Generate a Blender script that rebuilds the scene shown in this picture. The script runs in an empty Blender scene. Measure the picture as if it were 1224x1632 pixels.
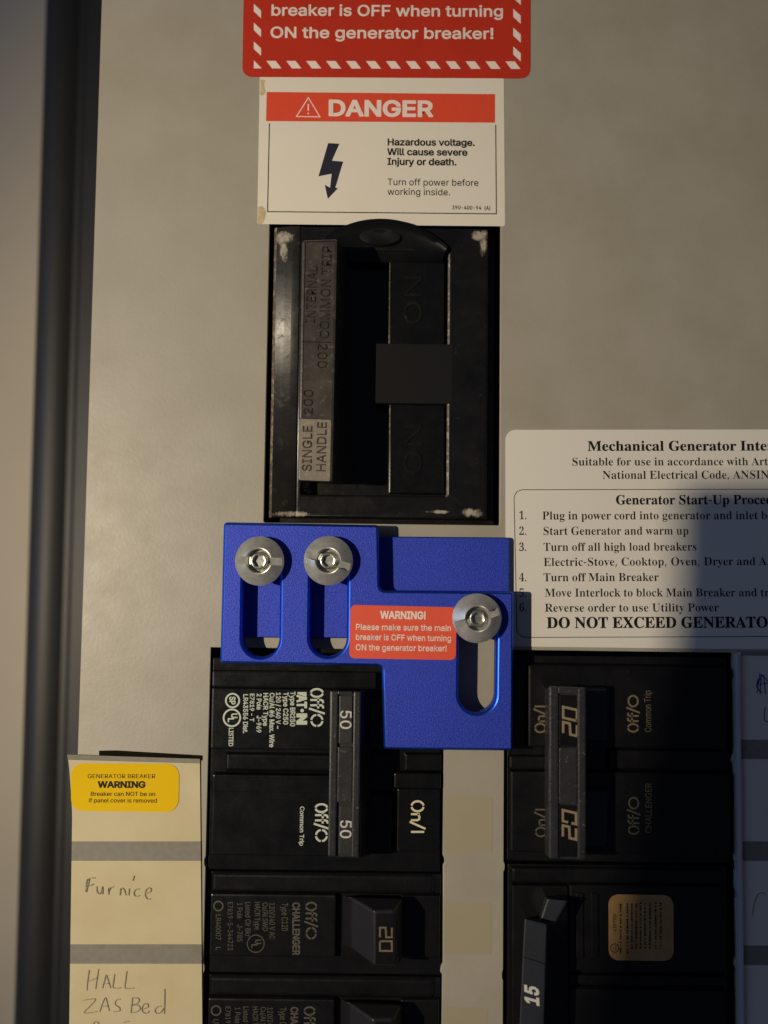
import bpy, bmesh, math, random
from mathutils import Vector, Matrix
random.seed(7)
sc = bpy.context.scene
COL = sc.collection

# ------------------------------------------------------------------ camera
S = 0.152e-3            # metres per unit; one unit is one photo pixel on the panel plane
DIST = 1500.0           # camera distance in units
PITCH, ROLL = math.radians(3.61), math.radians(0.68)
FW = Vector((0, math.sin(PITCH), -math.cos(PITCH)))
UP0 = Vector((0, math.cos(PITCH), math.sin(PITCH)))
RT0 = Vector((1, 0, 0))
RT = RT0 * math.cos(ROLL) + UP0 * math.sin(ROLL)
UPV = -RT0 * math.sin(ROLL) + UP0 * math.cos(ROLL)
CAMP = -FW * DIST
cd = bpy.data.cameras.new('camera')
cam = bpy.data.objects.new('camera', cd); COL.objects.link(cam)
m = Matrix.Identity(4)
for i in range(3):
    m[i][0], m[i][1], m[i][2], m[i][3] = RT[i], UPV[i], -FW[i], CAMP[i] * S
cam.matrix_world = m
cd.sensor_fit = 'HORIZONTAL'; cd.sensor_width = 36; cd.lens = 36 * 1500 / 1224
cd.clip_start = 0.01; cd.clip_end = 20
cd.dof.use_dof = True; cd.dof.focus_distance = (DIST - 25) * S; cd.dof.aperture_fstop = 12.5
sc.camera = cam
sc.render.resolution_x, sc.render.resolution_y = 768, 1024

# ------------------------------------------------------------------ light
w = bpy.data.worlds.new('World'); sc.world = w; w.use_nodes = True
bg = w.node_tree.nodes['Background']
bg.inputs[0].default_value = (0.36, 0.42, 0.66, 1); bg.inputs[1].default_value = 0.075
sc.view_settings.view_transform = 'Standard'; sc.view_settings.look = 'None'
sc.view_settings.exposure = 0; sc.view_settings.gamma = 1

LAMP = Vector((-0.275, -0.012, 0.37))
ld = bpy.data.lights.new('warm_work_light', 'SPOT')
ld.energy = 7.9; ld.color = (1.0, 0.85, 0.62); ld.spot_size = math.radians(78); ld.spot_blend = 1.0
ld.shadow_soft_size = 0.0026
lo = bpy.data.objects.new('warm_work_light', ld); COL.objects.link(lo); lo.location = LAMP
lo.rotation_euler = (Vector((-0.008, -0.016, 0)) - LAMP).to_track_quat('-Z', 'Y').to_euler()

ad = bpy.data.lights.new('cool_room_light', 'AREA'); ad.shape = 'RECTANGLE'; ad.size = 0.5; ad.size_y = 0.7
ad.energy = 1.15; ad.color = (0.42, 0.58, 1.0)
ao = bpy.data.objects.new('cool_room_light', ad); COL.objects.link(ao); ao.location = (-0.75, 0.04, 0.42)
ao.rotation_euler = (Vector((0, 0, 0)) - ao.location).to_track_quat('-Z', 'Y').to_euler()

# ------------------------------------------------------------------ helpers
def U(px, py, z=0.0):
    """point of the plane z (units) seen at photo pixel px, py"""
    d = RT * (px - 612) - UPV * (py - 816) + FW * DIST
    t = (z - CAMP.z) / d.z
    p = CAMP + d * t
    return Vector((p.x, p.y, z))
def rect(x0, y0, x1, y1, z=0):
    a, b, c, d = U(x0, y0, z), U(x1, y0, z), U(x1, y1, z), U(x0, y1, z)
    return ((a.x + d.x) / 2, (c.y + d.y) / 2, (b.x + c.x) / 2, (a.y + b.y) / 2)   # X0, Y0(low), X1, Y1(high)

def merge(dst, src):
    me = bpy.data.meshes.new('tmp'); src.to_mesh(me); dst.from_mesh(me); bpy.data.meshes.remove(me); src.free()
def loft(bm, loops, bev=0, seg=2, caps=True):
    """closed loops of 3D points (same count) joined bottom to top; rounded edges"""
    b = bmesh.new(); vs = [[b.verts.new(p) for p in L] for L in loops]
    n = len(loops[0])
    for k in range(len(loops) - 1):
        for i in range(n):
            b.faces.new((vs[k][i], vs[k][(i + 1) % n], vs[k + 1][(i + 1) % n], vs[k + 1][i]))
    if caps:
        b.faces.new(vs[0][::-1]); b.faces.new(vs[-1])
    bmesh.ops.recalc_face_normals(b, faces=b.faces)
    if bev > 0:
        bot = set(vs[0])
        ed = [e for e in b.edges if not (e.verts[0] in bot and e.verts[1] in bot)]
        bmesh.ops.bevel(b, geom=ed, offset=bev, segments=seg, profile=0.6, affect='EDGES', clamp_overlap=True)
    merge(bm, b)
def slab(bm, x0, y0, x1, y1, zt, zb, bev=1.5, flare=0, seg=2):
    X0, Y0, X1, Y1 = rect(x0, y0, x1, y1, zt); f = flare
    if not isinstance(f, tuple): f = (f, f, f, f)     # left, bottom, right, top growth at the foot
    loft(bm, [[(X0 - f[0], Y0 - f[1], zb), (X1 + f[2], Y0 - f[1], zb), (X1 + f[2], Y1 + f[3], zb), (X0 - f[0], Y1 + f[3], zb)],
              [(X0, Y0, zt), (X1, Y0, zt), (X1, Y1, zt), (X0, Y1, zt)]], bev, seg)
def ubox(bm, X0, Y0, X1, Y1, zt, zb, bev=1.5, seg=2):
    loft(bm, [[(X0, Y0, zb), (X1, Y0, zb), (X1, Y1, zb), (X0, Y1, zb)], [(X0, Y0, zt), (X1, Y0, zt), (X1, Y1, zt), (X0, Y1, zt)]], bev, seg)
def hull(bm, base, zb, top, zt, bev=1.5):
    """base and top polygons given in photo pixels at their own heights"""
    loft(bm, [[U(x, y, zb) for x, y in base], [U(x, y, zt) for x, y in top]], bev)

def fill(bm, loops, z, extrude=0, bevel=0, res=1):
    """2D filled curve (loops of (X, Y) units, holes included); z is its TOP"""
    cu = bpy.data.curves.new('c', 'CURVE'); cu.dimensions = '2D'; cu.fill_mode = 'BOTH' if (extrude or bevel) else 'FRONT'
    for L in loops:
        sp = cu.splines.new('POLY'); sp.points.add(len(L) - 1)
        for i, p in enumerate(L): sp.points[i].co = (p[0], p[1], 0, 1)
        sp.use_cyclic_u = True
    if extrude: cu.extrude = extrude / 2 - bevel
    if bevel: cu.bevel_depth = bevel; cu.offset = -bevel; cu.bevel_resolution = res
    ob = bpy.data.objects.new('c', cu)
    me = bpy.data.meshes.new_from_object(ob)
    b = bmesh.new(); b.from_mesh(me)
    bmesh.ops.remove_doubles(b, verts=b.verts, dist=1e-4)
    dz = z - (extrude / 2 if extrude else 0)
    for v in b.verts: v.co.z += dz
    merge(bm, b); bpy.data.objects.remove(ob); bpy.data.curves.remove(cu); bpy.data.meshes.remove(me)
def rounded(pts, r, n=6):
    """round the corners of a polygon (r: number or one per corner)"""
    out = []; N = len(pts)
    for i, p in enumerate(pts):
        rr = r[i] if isinstance(r, (list, tuple)) else r
        p = Vector(p[:2]); a = Vector(pts[i - 1][:2]) - p; b = Vector(pts[(i + 1) % N][:2]) - p
        if rr <= 0: out.append((p.x, p.y)); continue
        a.normalize(); b.normalize(); ang = a.angle(b)
        t = rr / math.tan(ang / 2); s = p + a * t; e = p + b * t
        for k in range(n + 1):
            u = k / n
            q = s * (1 - u) ** 2 + p * 2 * u * (1 - u) + e * u * u
            q2 = (s + (e - s) * u); q = q * 0.83 + q2 * 0.17
            out.append((q.x, q.y))
    return out
def poly(pts, z=0): return [tuple(U(x, y, z)[:2]) for x, y in pts]
def rrect(x0, y0, x1, y1, z, r):
    X0, Y0, X1, Y1 = rect(x0, y0, x1, y1, z)
    return rounded([(X0, Y0), (X1, Y0), (X1, Y1), (X0, Y1)], r)
def circle(c, r, n=32, ph=0, ry=None):
    ry = ry or r
    return [(c[0] + r * math.cos(ph + 2 * math.pi * i / n), c[1] + ry * math.sin(ph + 2 * math.pi * i / n)) for i in range(n)]
def lathe(bm, c, prof, n=48):
    """profile of (radius, z), turned about the vertical axis through c"""
    b = bmesh.new(); rings = []
    for r, z in prof:
        if r <= 0: rings.append([b.verts.new((c[0], c[1], z))])
        else: rings.append([b.verts.new((c[0] + r * math.cos(2 * math.pi * i / n), c[1] + r * math.sin(2 * math.pi * i / n), z)) for i in range(n)])
    for A, B in zip(rings, rings[1:]):
        for i in range(n):
            j = (i + 1) % n
            if len(A) == 1 and len(B) == 1: continue
            if len(A) == 1: b.faces.new((A[0], B[i], B[j]))
            elif len(B) == 1: b.faces.new((A[i], A[j], B[0]))
            else: b.faces.new((A[i], A[j], B[j], B[i]))
    bmesh.ops.recalc_face_normals(b, faces=b.faces); merge(bm, b)
def ribbon(bm, pts, wd, z, close=False):
    """flat stroke of width wd along points in units"""
    P = [Vector(p[:2]) for p in pts]; n = len(P)
    if n < 2: return
    L = []; R = []
    for i in range(n):
        a = P[i - 1] if (i > 0 or close) else None; b = P[(i + 1) % n] if (i < n - 1 or close) else None
        d1 = (P[i] - a).normalized() if a is not None else None; d2 = (b - P[i]).normalized() if b is not None else None
        if d1 is None: d1 = d2
        if d2 is None: d2 = d1
        nn = Vector((-(d1.y + d2.y), d1.x + d2.x))
        if nn.length < 1e-6: nn = Vector((-d1.y, d1.x))
        nn.normalize(); k = 1 / max(0.5, nn.dot(Vector((-d1.y, d1.x))))
        L.append(P[i] + nn * wd / 2 * k); R.append(P[i] - nn * wd / 2 * k)
    vl = [bm.verts.new((p.x, p.y, z)) for p in L]; vr = [bm.verts.new((p.x, p.y, z)) for p in R]
    for i in range(n if close else n - 1):
        j = (i + 1) % n
        bm.faces.new((vr[i], vr[j], vl[j], vl[i]))
def smooth_pts(pts, n=4):
    if len(pts) < 3: return pts
    out = []
    for i in range(len(pts) - 1):
        p0 = Vector(pts[max(0, i - 1)][:2]); p1 = Vector(pts[i][:2]); p2 = Vector(pts[i + 1][:2]); p3 = Vector(pts[min(len(pts) - 1, i + 2)][:2])
        for k in range(n):
            t = k / n
            out.append(tuple(0.5 * ((2 * p1) + (p2 - p0) * t + (2 * p0 - 5 * p1 + 4 * p2 - p3) * t * t + (3 * p1 - p0 - 3 * p2 + p3) * t ** 3)))
    out.append(tuple(pts[-1][:2])); return out

SANS_GLYPHS = [
 [187,[]],
 [196,[[67,160,-4,349,69,0,-4,-349],[98,-4,-17,3,-15,10,-10,15,-4,17,4,17,10,15,15,10,17,3,18,-3,14,-10,10,-15,3,-17,-3,-17,-10,-15,-14,-10]]],
 [321,[[78,318,-8,191,66,0,-8,-191],[193,318,-8,191,65,0,-7,-191]]],
 [440,[[242,0,84,509,51,0,-83,-509],[10,140,9,52,381,0,-9,-52],[64,0,83,509,51,0,-83,-509],[40,316,9,52,380,0,-8,-52]]],
 [446,[[202,-74,0,657,42,0,0,-657],[224,-9,-52,5,-44,13,-37,22,-27,29,-18,36,-8,41,66,0,6,-27,13,-22,19,-17,24,-12,28,-7,30,-3,33,3,29,8,25,14,18,18,12,22,5,25,-4,22,-10,18,-16,14,-20,12,-51,17,-61,17,-56,21,-42,29,-26,37,-8,46,6,41,17,35,27,28,36,22,42,13,47,5,48,-5,41,-13,35,-22,26,-27,17,-34,7,-37,-64,0,-11,34,-24,25,-35,16,-42,6,-31,-3,-27,-8,-22,-13,-16,-17,-11,-20,-3,-22,4,-24,12,-18,17,-15,21,-11,43,-15,52,-14,48,-15,24,-12,23,-14,20,-18,16,-22,10,-27,3,-32,-5,-40,-17,-35,-26,-30,-37,-23,-45,-15]]],
 [676,[[175,283,-29,3,-25,11,-20,17,-15,21,-8,25,-3,28,0,24,3,28,9,24,14,22,20,17,25,10,29,4,31,-4,24,-10,20,-17,14,-22,9,-24,3,-28,0,-24,-3,-28,-9,-25,-14,-21,-20,-17,-25,-11],[175,327,23,5,14,14,9,19,2,23,0,24,-2,23,-8,19,-15,14,-23,5,-22,-5,-15,-14,-8,-19,-3,-23,0,-24,3,-23,8,-19,15,-14],[501,-10,-30,4,-25,11,-20,16,-14,22,-9,25,-3,27,0,25,3,27,9,25,15,22,20,16,24,11,30,4,30,-4,25,-11,20,-16,14,-22,8,-25,3,-27,0,-25,-3,-27,-9,-25,-14,-22,-20,-16,-24,-11],[501,35,22,4,15,14,8,20,3,22,0,25,-3,22,-8,20,-14,14,-23,4,-22,-4,-15,-14,-8,-20,-3,-22,0,-25,2,-22,9,-20,15,-14],[132,0,350,509,58,0,-349,-509]]],
 [447,[[197,-7,-47,5,-40,14,-32,22,-24,28,-15,34,-5,37,3,30,10,26,16,24,22,22,55,44,76,56,21,17,18,23,5,14,2,16,-4,22,-13,18,-19,12,-25,4,-17,-2,-16,-6,-13,-9,-10,-13,-6,-15,-2,-17,2,-19,6,-17,24,-36,35,-43,234,-284,-74,0,-193,231,-50,62,-19,26,-15,25,-9,26,-3,28,4,32,12,28,18,23,25,18,31,11,35,3,35,-3,31,-11,24,-17,18,-23,12,-26,4,-29,-2,-22,-7,-20,-10,-20,-14,-17,-35,-32,-102,-76,-26,-22,-18,-21,-10,-20,-3,-23,3,-23,9,-21,15,-17,19,-13,23,-8,27,-3,30,4,28,9,27,16,23,20,20,26,15,30,10,35,3,38,59,0,-3,-44,-8,-36,-12,-29,-14,-23,-26,-30,-12,-15,-28,-24,-34,-16,-37,-10]]],
 [206,[[78,318,-8,191,66,0,-8,-191]]],
 [273,[[89,207,3,57,9,60,8,40,10,39,13,38,21,53,24,45,59,0,-24,-54,-21,-57,-17,-58,-13,-57,-7,-55,-3,-51,3,-46,6,-46,12,-48,16,-51,14,-35,16,-38,18,-39,-59,0,-27,50,-22,50,-17,51,-12,51,-7,50]]],
 [273,[[37,-96,19,40,16,38,14,36,16,51,11,47,7,46,2,45,-3,51,-7,55,-13,57,-17,58,-20,57,-25,54,60,0,24,-45,21,-53,12,-38,10,-39,9,-41,8,-59,3,-57,-2,-51,-8,-52,-13,-51,-17,-50,-21,-50,-26,-49]]],
 [453,[[201,223,5,108,-92,-59,-25,43,97,50,-97,50,25,44,92,-59,-5,109,49,0,-4,-109,91,59,25,-44,-96,-50,96,-50,-25,-43,-91,59,4,-108]]],
 [453,[[198,34,0,330,57,0,0,-330],[61,172,0,54,330,0,0,-54]]],
 [187,[[38,-119,30,190,69,0,-53,-190]]],
 [453,[[337,244,0,-56,-223,0,0,56]]],
 [187,[[95,-4,-17,3,-15,10,-10,15,-3,17,3,18,10,14,15,10,17,4,18,-4,15,-10,10,-14,3,-18,-3,-17,-10,-15,-15,-10]]],
 [249,[[235,533,-164,-609,-57,0,164,609]]],
 [453,[[227,-7,-53,8,-44,23,-35,38,-26,51,-12,42,-7,47,-2,52,2,52,7,47,12,42,26,52,35,37,44,24,53,8,52,-8,44,-24,35,-37,26,-52,12,-42,7,-47,2,-52,-2,-52,-7,-47,-12,-42,-25,-51,-36,-38,-44,-23],[227,50,34,6,29,18,23,29,17,41,10,50,4,60,-4,60,-10,51,-17,40,-23,30,-29,18,-34,7,-35,-7,-29,-18,-23,-30,-17,-40,-10,-51,-4,-60,4,-60,10,-50,17,-41,23,-29,29,-18]]],
 [453,[[76,0,0,55,315,0,0,-55],[276,509,0,-509,-64,0,0,448,-3,0,-123,-90,0,69,112,82]]],
 [453,[[64,0,0,47,170,182,48,53,17,23,12,22,7,21,2,23,-3,26,-9,22,-15,17,-20,13,-23,8,-26,3,-28,-3,-24,-10,-19,-14,-14,-20,-9,-23,-3,-28,-61,0,5,43,15,37,25,31,32,23,39,15,43,5,43,-5,38,-14,31,-23,24,-29,15,-34,5,-39,-3,-27,-7,-27,-14,-28,-21,-31,-69,-79,-114,-120,0,-3,236,0,0,-57]]],
 [453,[[218,-7,-45,4,-40,13,-35,20,-28,27,-18,34,-8,41,65,0,6,-25,11,-20,18,-16,21,-12,26,-7,28,-2,29,3,27,8,22,13,18,19,10,23,4,29,-3,27,-10,24,-17,21,-24,17,-33,10,-41,4,-44,0,0,51,131,149,0,4,-218,0,0,57,302,0,0,-48,-161,-183,0,11,53,-1,44,-12,36,-23,27,-31,16,-36,6,-41,-6,-42,-17,-37,-26,-30,-35,-24,-43,-14]]],
 [453,[[40,105,0,53,207,351,64,0,-202,-343,0,-3,304,0,0,-58],[282,0,0,121,0,25,0,172,61,0,0,-318]]],
 [453,[[221,-7,-43,5,-38,13,-32,21,-25,28,-17,33,-6,37,62,0,5,-22,11,-19,16,-16,19,-13,23,-8,25,-2,29,3,26,11,22,18,16,22,10,27,4,31,-4,31,-10,28,-17,23,-22,18,-27,11,-30,4,-26,-2,-25,-7,-22,-10,-17,-12,-61,7,29,256,270,0,0,-57,-215,0,-17,-151,2,0,19,14,23,10,25,6,26,3,34,-4,31,-9,27,-15,24,-21,19,-25,15,-29,9,-32,3,-36,-6,-46,-16,-41,-26,-35,-34,-26,-41,-16]]],
 [453,[[226,-7,-44,6,-40,16,-33,25,-25,34,-15,41,-5,47,4,37,12,40,22,46,35,55,115,169,70,0,-171,-248,-6,0,9,14,11,13,14,11,17,8,18,5,21,2,43,-5,38,-14,30,-24,24,-31,14,-39,5,-44,-5,-45,-16,-39,-25,-34,-33,-25,-39,-16],[226,48,28,4,25,11,20,16,15,22,10,27,3,29,-3,30,-10,26,-15,22,-20,16,-25,11,-28,3,-28,-3,-24,-10,-21,-17,-15,-21,-10,-26,-3,-30,3,-30,10,-26,15,-23,21,-16,24,-11]]],
 [453,[[97,0,226,448,0,4,-261,0,0,57,329,0,0,-60,-226,-449]]],
 [453,[[226,-7,-48,5,-42,13,-35,22,-27,29,-17,34,-5,39,3,31,10,29,16,25,20,21,24,15,28,9,0,2,-34,15,-26,26,-17,34,-6,38,5,37,15,33,24,27,32,21,38,13,42,5,43,-5,37,-13,31,-21,24,-27,16,-33,5,-37,-6,-38,-17,-34,-26,-26,-33,-15,0,-2,27,-9,24,-15,21,-21,15,-25,10,-29,4,-31,-6,-39,-17,-34,-26,-29,-35,-22,-42,-13],[226,49,32,3,27,8,22,14,16,17,10,22,4,26,-4,26,-11,24,-17,19,-22,15,-27,9,-30,3,-30,-3,-27,-9,-22,-15,-17,-19,-11,-24,-4,-26,4,-26,10,-22,16,-17,22,-14,28,-8],[226,290,26,2,22,8,19,13,14,17,9,21,3,25,-3,23,-8,21,-14,17,-19,12,-23,8,-26,3,-26,-3,-23,-8,-18,-12,-14,-17,-9,-21,-3,-23,3,-25,9,-21,14,-17,19,-13,23,-8]]],
 [453,[[226,516,45,-6,39,-16,33,-26,25,-34,16,-41,5,-46,-4,-38,-12,-39,-23,-46,-35,-56,-115,-168,-70,0,171,248,6,0,-8,-14,-12,-13,-14,-11,-16,-8,-19,-6,-20,-1,-43,4,-38,15,-31,23,-23,32,-15,38,-4,45,5,45,16,39,25,33,33,25,39,16],[226,460,-27,-3,-25,-11,-20,-17,-16,-22,-9,-26,-4,-29,4,-30,9,-27,16,-21,20,-17,25,-10,27,-4,28,4,25,10,20,16,15,22,10,26,3,29,-3,31,-10,26,-15,22,-20,17,-25,11]]],
 [187,[[95,-4,-17,3,-15,10,-10,15,-3,17,3,18,10,14,15,10,17,4,18,-4,15,-10,10,-14,3,-18,-3,-17,-10,-15,-15,-10],[95,271,-17,3,-15,10,-10,15,-3,17,3,18,10,15,15,10,17,3,18,-3,15,-10,10,-15,3,-18,-3,-17,-10,-15,-15,-10]]],
 [187,[[38,-119,30,190,69,0,-53,-190],[103,271,-17,3,-15,10,-10,15,-3,17,3,18,10,15,15,10,17,3,18,-3,15,-10,10,-15,3,-18,-3,-17,-10,-15,-15,-10]]],
 [453,[[65,178,0,42,323,163,0,-67,-246,-116,2,4,0,-10,-2,4,246,-117,0,-66]]],
 [453,[[72,245,0,56,309,0,0,-56],[72,97,0,56,309,0,0,-56]]],
 [453,[[387,178,-322,-163,0,66,245,117,-2,-4,0,10,2,-4,-245,116,0,67,322,-163]]],
 [358,[[132,152,0,7,2,41,7,30,12,22,15,17,41,29,21,16,17,20,11,23,4,27,-3,22,-9,19,-13,16,-17,11,-20,7,-22,3,-21,-3,-20,-6,-17,-12,-14,-16,-10,-21,-4,-26,-65,0,6,40,16,34,24,27,30,20,35,12,40,5,41,-5,36,-13,29,-20,22,-27,13,-33,5,-36,-5,-38,-13,-33,-22,-27,-30,-23,-35,-26,-12,-14,-7,-16,-5,-20,-1,-27,0,-6],[164,-4,-18,3,-15,10,-10,15,-3,17,3,17,10,15,15,10,18,3,17,-3,15,-10,10,-15,3,-17,-3,-17,-10,-15,-15,-10]]],
 [676,[[355,-135,-48,2,-45,7,-41,12,-54,26,-45,35,-35,45,-26,54,-11,41,-7,44,-3,48,3,47,7,43,11,40,26,54,36,45,44,36,53,26,40,12,43,7,46,3,45,-3,41,-7,37,-13,50,-27,40,-35,32,-41,23,-47,14,-51,4,-53,-4,-73,-6,-35,-10,-31,-16,-27,-20,-21,-28,-13,-34,-4,-41,6,-19,7,-16,12,-12,14,-6,18,-3,0,-12,-20,-20,-18,-27,-13,-35,-4,-41,5,-34,17,-27,27,-20,34,-12,41,-4,45,5,44,14,39,21,32,29,25,34,16,39,5,30,-3,25,-9,19,-12,12,-13,3,0,0,29,55,0,0,-225,2,-19,9,-17,14,-11,19,-4,22,4,17,13,11,21,8,30,4,39,1,49,-4,44,-10,42,-19,38,-25,34,-33,29,-40,22,-48,14,-55,4,-55,-4,-50,-14,-43,-22,-35,-30,-29,-38,-20,-45,-13,-53,-4,-58,4,-59,13,-53,20,-45,30,-38,36,-29,45,-22,52,-13,59,-4,55,5,46,11,31,10,15,-48,-40,-13,-53,-11],[329,65,30,3,23,10,18,17,12,23,7,30,3,37,-3,36,-8,28,-12,20,-18,13,-23,7,-27,3,-26,-4,-22,-11,-18,-17,-13,-21,-8,-26,-2,-28,2,-31,7,-29,11,-24,17,-20,22,-12]]],
 [479,[[16,0,185,509,75,0,187,-509,-68,0,-108,302,-23,70,-32,106,13,0,-32,-107,-22,-69,-106,-302],[110,142,0,57,260,0,0,-57]]],
 [456,[[60,0,0,509,181,0,48,-5,40,-13,30,-22,22,-27,13,-32,4,-36,-3,-30,-8,-24,-14,-19,-17,-15,-20,-11,-21,-8,0,-5,24,-5,24,-12,22,-18,17,-24,12,-30,4,-37,-5,-36,-13,-33,-23,-28,-33,-21,-43,-14,-54,-4],[125,57,120,0,51,6,34,17,19,25,6,32,-3,24,-10,23,-15,19,-21,15,-27,10,-31,3,-123,0],[125,285,113,0,27,3,23,8,20,13,15,17,10,22,3,24,-6,31,-17,26,-30,17,-43,6,-115,0]]],
 [510,[[267,-7,-42,4,-39,10,-36,18,-31,24,-27,30,-22,36,-17,42,-9,46,-4,51,4,51,9,47,17,41,22,36,27,30,31,25,36,17,39,11,42,4,38,-3,35,-9,33,-14,29,-19,25,-24,21,-29,15,-33,10,-37,-65,0,-7,25,-12,22,-14,18,-18,15,-20,12,-22,9,-23,5,-25,2,-44,-6,-39,-18,-34,-29,-25,-39,-16,-50,-6,-60,6,-60,16,-49,26,-40,33,-29,39,-17,44,-6,25,2,23,5,22,9,20,12,18,15,14,18,12,22,7,24,65,0,-10,-36,-15,-33,-20,-29,-26,-24,-29,-19,-32,-14,-36,-9]]],
 [502,[[219,0,-123,0,0,57,119,0,57,6,46,18,36,29,25,39,15,49,5,57,-5,57,-15,49,-25,38,-34,29,-45,18,-54,6,-128,0,0,57,132,0,48,-4,42,-10,38,-17,46,-37,34,-50,16,-40,9,-45,4,-51,-4,-50,-9,-46,-16,-40,-22,-36,-27,-29,-33,-23,-39,-17,-44,-11],[125,509,0,-509,-65,0,0,509]]],
 [418,[[60,0,0,509,312,0,0,-57,-247,0,0,-166,230,0,0,-57,-230,0,0,-172,250,0,0,-57]]],
 [410,[[60,0,0,509,309,0,0,-57,-244,0,0,-174,221,0,0,-57,-221,0,0,-221]]],
 [520,[[269,-7,-44,4,-40,10,-36,18,-31,24,-27,30,-22,37,-16,41,-10,46,-3,51,3,51,10,47,16,41,22,36,26,30,32,25,35,17,39,11,42,4,39,-3,36,-9,34,-15,29,-20,26,-24,20,-29,16,-32,9,-35,-66,0,-9,23,-12,21,-14,18,-17,16,-19,12,-22,9,-24,6,-26,2,-43,-6,-39,-18,-33,-28,-25,-40,-16,-50,-6,-60,6,-60,16,-49,26,-40,33,-29,40,-17,45,-6,40,4,36,14,29,22,22,30,14,37,5,42,19,-3,-151,0,0,57,195,0,0,-56,-7,-59,-20,-50,-32,-41,-42,-31,-51,-19]]],
 [517,[[60,0,0,509,65,0,0,-220,267,0,0,220,65,0,0,-509,-65,0,0,232,-267,0,0,-232]]],
 [300,[[31,0,0,57,87,0,0,395,-87,0,0,57,238,0,0,-57,-86,0,0,-395,86,0,0,-57]]],
 [396,[[185,-7,-61,10,-49,30,-23,30,-14,37,-5,45,0,28,65,0,0,-28,6,-41,18,-30,27,-18,36,-6,35,6,28,18,18,30,6,41,0,364,64,0,0,-364,-4,-45,-14,-37,-24,-30,-48,-30]]],
 [466,[[104,145,0,71,35,45,35,42,38,41,152,165,84,0,-217,-233,-3,0],[60,0,0,509,65,0,0,-175,-1,-109,1,-32,0,-193],[372,0,-184,259,40,50,221,-309]]],
 [393,[[60,0,0,509,65,0,0,-452,236,0,0,-57]]],
 [628,[[60,0,0,509,92,0,125,-322,10,-28,12,-36,12,-39,11,-35,-15,0,11,34,12,38,12,37,10,29,124,322,92,0,0,-509,-64,0,0,291,0,36,1,42,1,44,1,44,6,0,-15,-48,-16,-46,-15,-41,-11,-31,-114,-291,-56,0,-116,291,-11,30,-14,40,-16,47,-17,49,7,0,1,-41,1,-44,1,-44,0,-37,0,-291]]],
 [523,[[60,0,0,509,76,0,207,-326,20,-32,25,-44,26,-52,-9,-1,-4,54,-2,49,0,38,0,314,64,0,0,-509,-76,0,-185,290,-25,41,-29,50,-40,71,11,2,3,-70,2,-56,1,-37,0,-291]]],
 [533,[[267,-7,-42,4,-39,10,-36,18,-31,24,-27,30,-22,36,-17,42,-9,46,-4,51,4,51,9,47,17,41,22,36,27,30,31,25,36,17,39,11,42,4,42,-4,39,-11,36,-17,31,-25,27,-30,22,-36,16,-41,10,-47,3,-51,-3,-51,-10,-46,-16,-42,-22,-36,-27,-30,-31,-24,-36,-18,-39,-10],[267,53,43,6,39,17,34,29,25,39,17,50,5,60,-5,60,-17,51,-25,39,-34,29,-39,17,-43,6,-44,-6,-39,-17,-33,-29,-26,-40,-16,-50,-6,-60,6,-60,16,-50,26,-39,33,-29,39,-17]]],
 [444,[[60,0,0,509,175,0,54,-6,43,-16,34,-25,24,-32,14,-39,5,-43,-5,-44,-14,-39,-24,-32,-34,-26,-43,-16,-54,-5,-126,0,0,56,124,0,36,4,28,10,21,16,15,22,9,25,2,29,-2,28,-9,26,-15,21,-21,16,-29,10,-36,3,-107,0,0,-452]]],
 [533,[[245,159,68,0,56,-74,15,-20,84,-113,-67,0,-55,75,-15,19],[267,-7,-42,4,-39,10,-36,18,-31,24,-27,30,-22,36,-17,42,-9,46,-4,51,4,51,9,47,17,41,22,36,27,30,31,25,36,17,39,11,42,4,42,-4,39,-11,36,-17,31,-25,27,-30,22,-36,16,-41,10,-47,3,-51,-3,-51,-10,-46,-16,-42,-22,-36,-27,-30,-31,-24,-36,-18,-39,-10],[267,53,43,6,39,17,34,29,25,39,17,50,5,60,-5,60,-17,51,-25,39,-34,29,-39,17,-43,6,-44,-6,-39,-17,-33,-29,-26,-40,-16,-50,-6,-60,6,-60,16,-50,26,-39,33,-29,39,-17]]],
 [449,[[60,0,0,509,176,0,54,-5,43,-15,34,-24,23,-32,15,-38,4,-43,-4,-43,-15,-38,-23,-31,-34,-23,-44,-14,-53,-5,-140,0,0,57,138,0,35,3,29,9,21,14,15,19,8,24,3,28,-3,28,-8,25,-15,20,-21,15,-29,9,-36,3,-108,0,0,-452],[353,0,-123,229,73,0,125,-229]]],
 [446,[[224,-9,-52,5,-44,13,-37,22,-27,29,-18,36,-8,41,66,0,6,-27,13,-22,19,-17,24,-12,28,-7,30,-3,33,3,29,8,25,14,18,18,12,22,5,25,-4,22,-10,18,-16,14,-20,12,-51,17,-61,17,-56,21,-42,29,-26,37,-8,46,6,41,17,35,27,28,36,22,42,13,47,5,48,-5,41,-13,35,-22,26,-27,17,-34,7,-37,-64,0,-11,34,-24,25,-35,16,-42,6,-31,-3,-27,-8,-22,-13,-16,-17,-11,-20,-3,-22,4,-24,12,-18,17,-15,21,-11,43,-15,52,-14,48,-15,24,-12,23,-14,20,-18,16,-22,10,-27,3,-32,-5,-40,-17,-35,-26,-30,-37,-23,-45,-15]]],
 [448,[[32,452,0,57,385,0,0,-57,-160,0,0,-452,-64,0,0,452]]],
 [517,[[259,-8,-56,6,-49,17,-40,28,-29,37,-19,44,-6,49,0,336,64,0,0,-331,4,-34,13,-31,19,-26,27,-19,33,-12,39,-4,39,4,33,12,26,19,20,26,12,31,4,34,0,331,64,0,0,-336,-6,-49,-18,-44,-30,-37,-40,-28,-48,-17]]],
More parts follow.
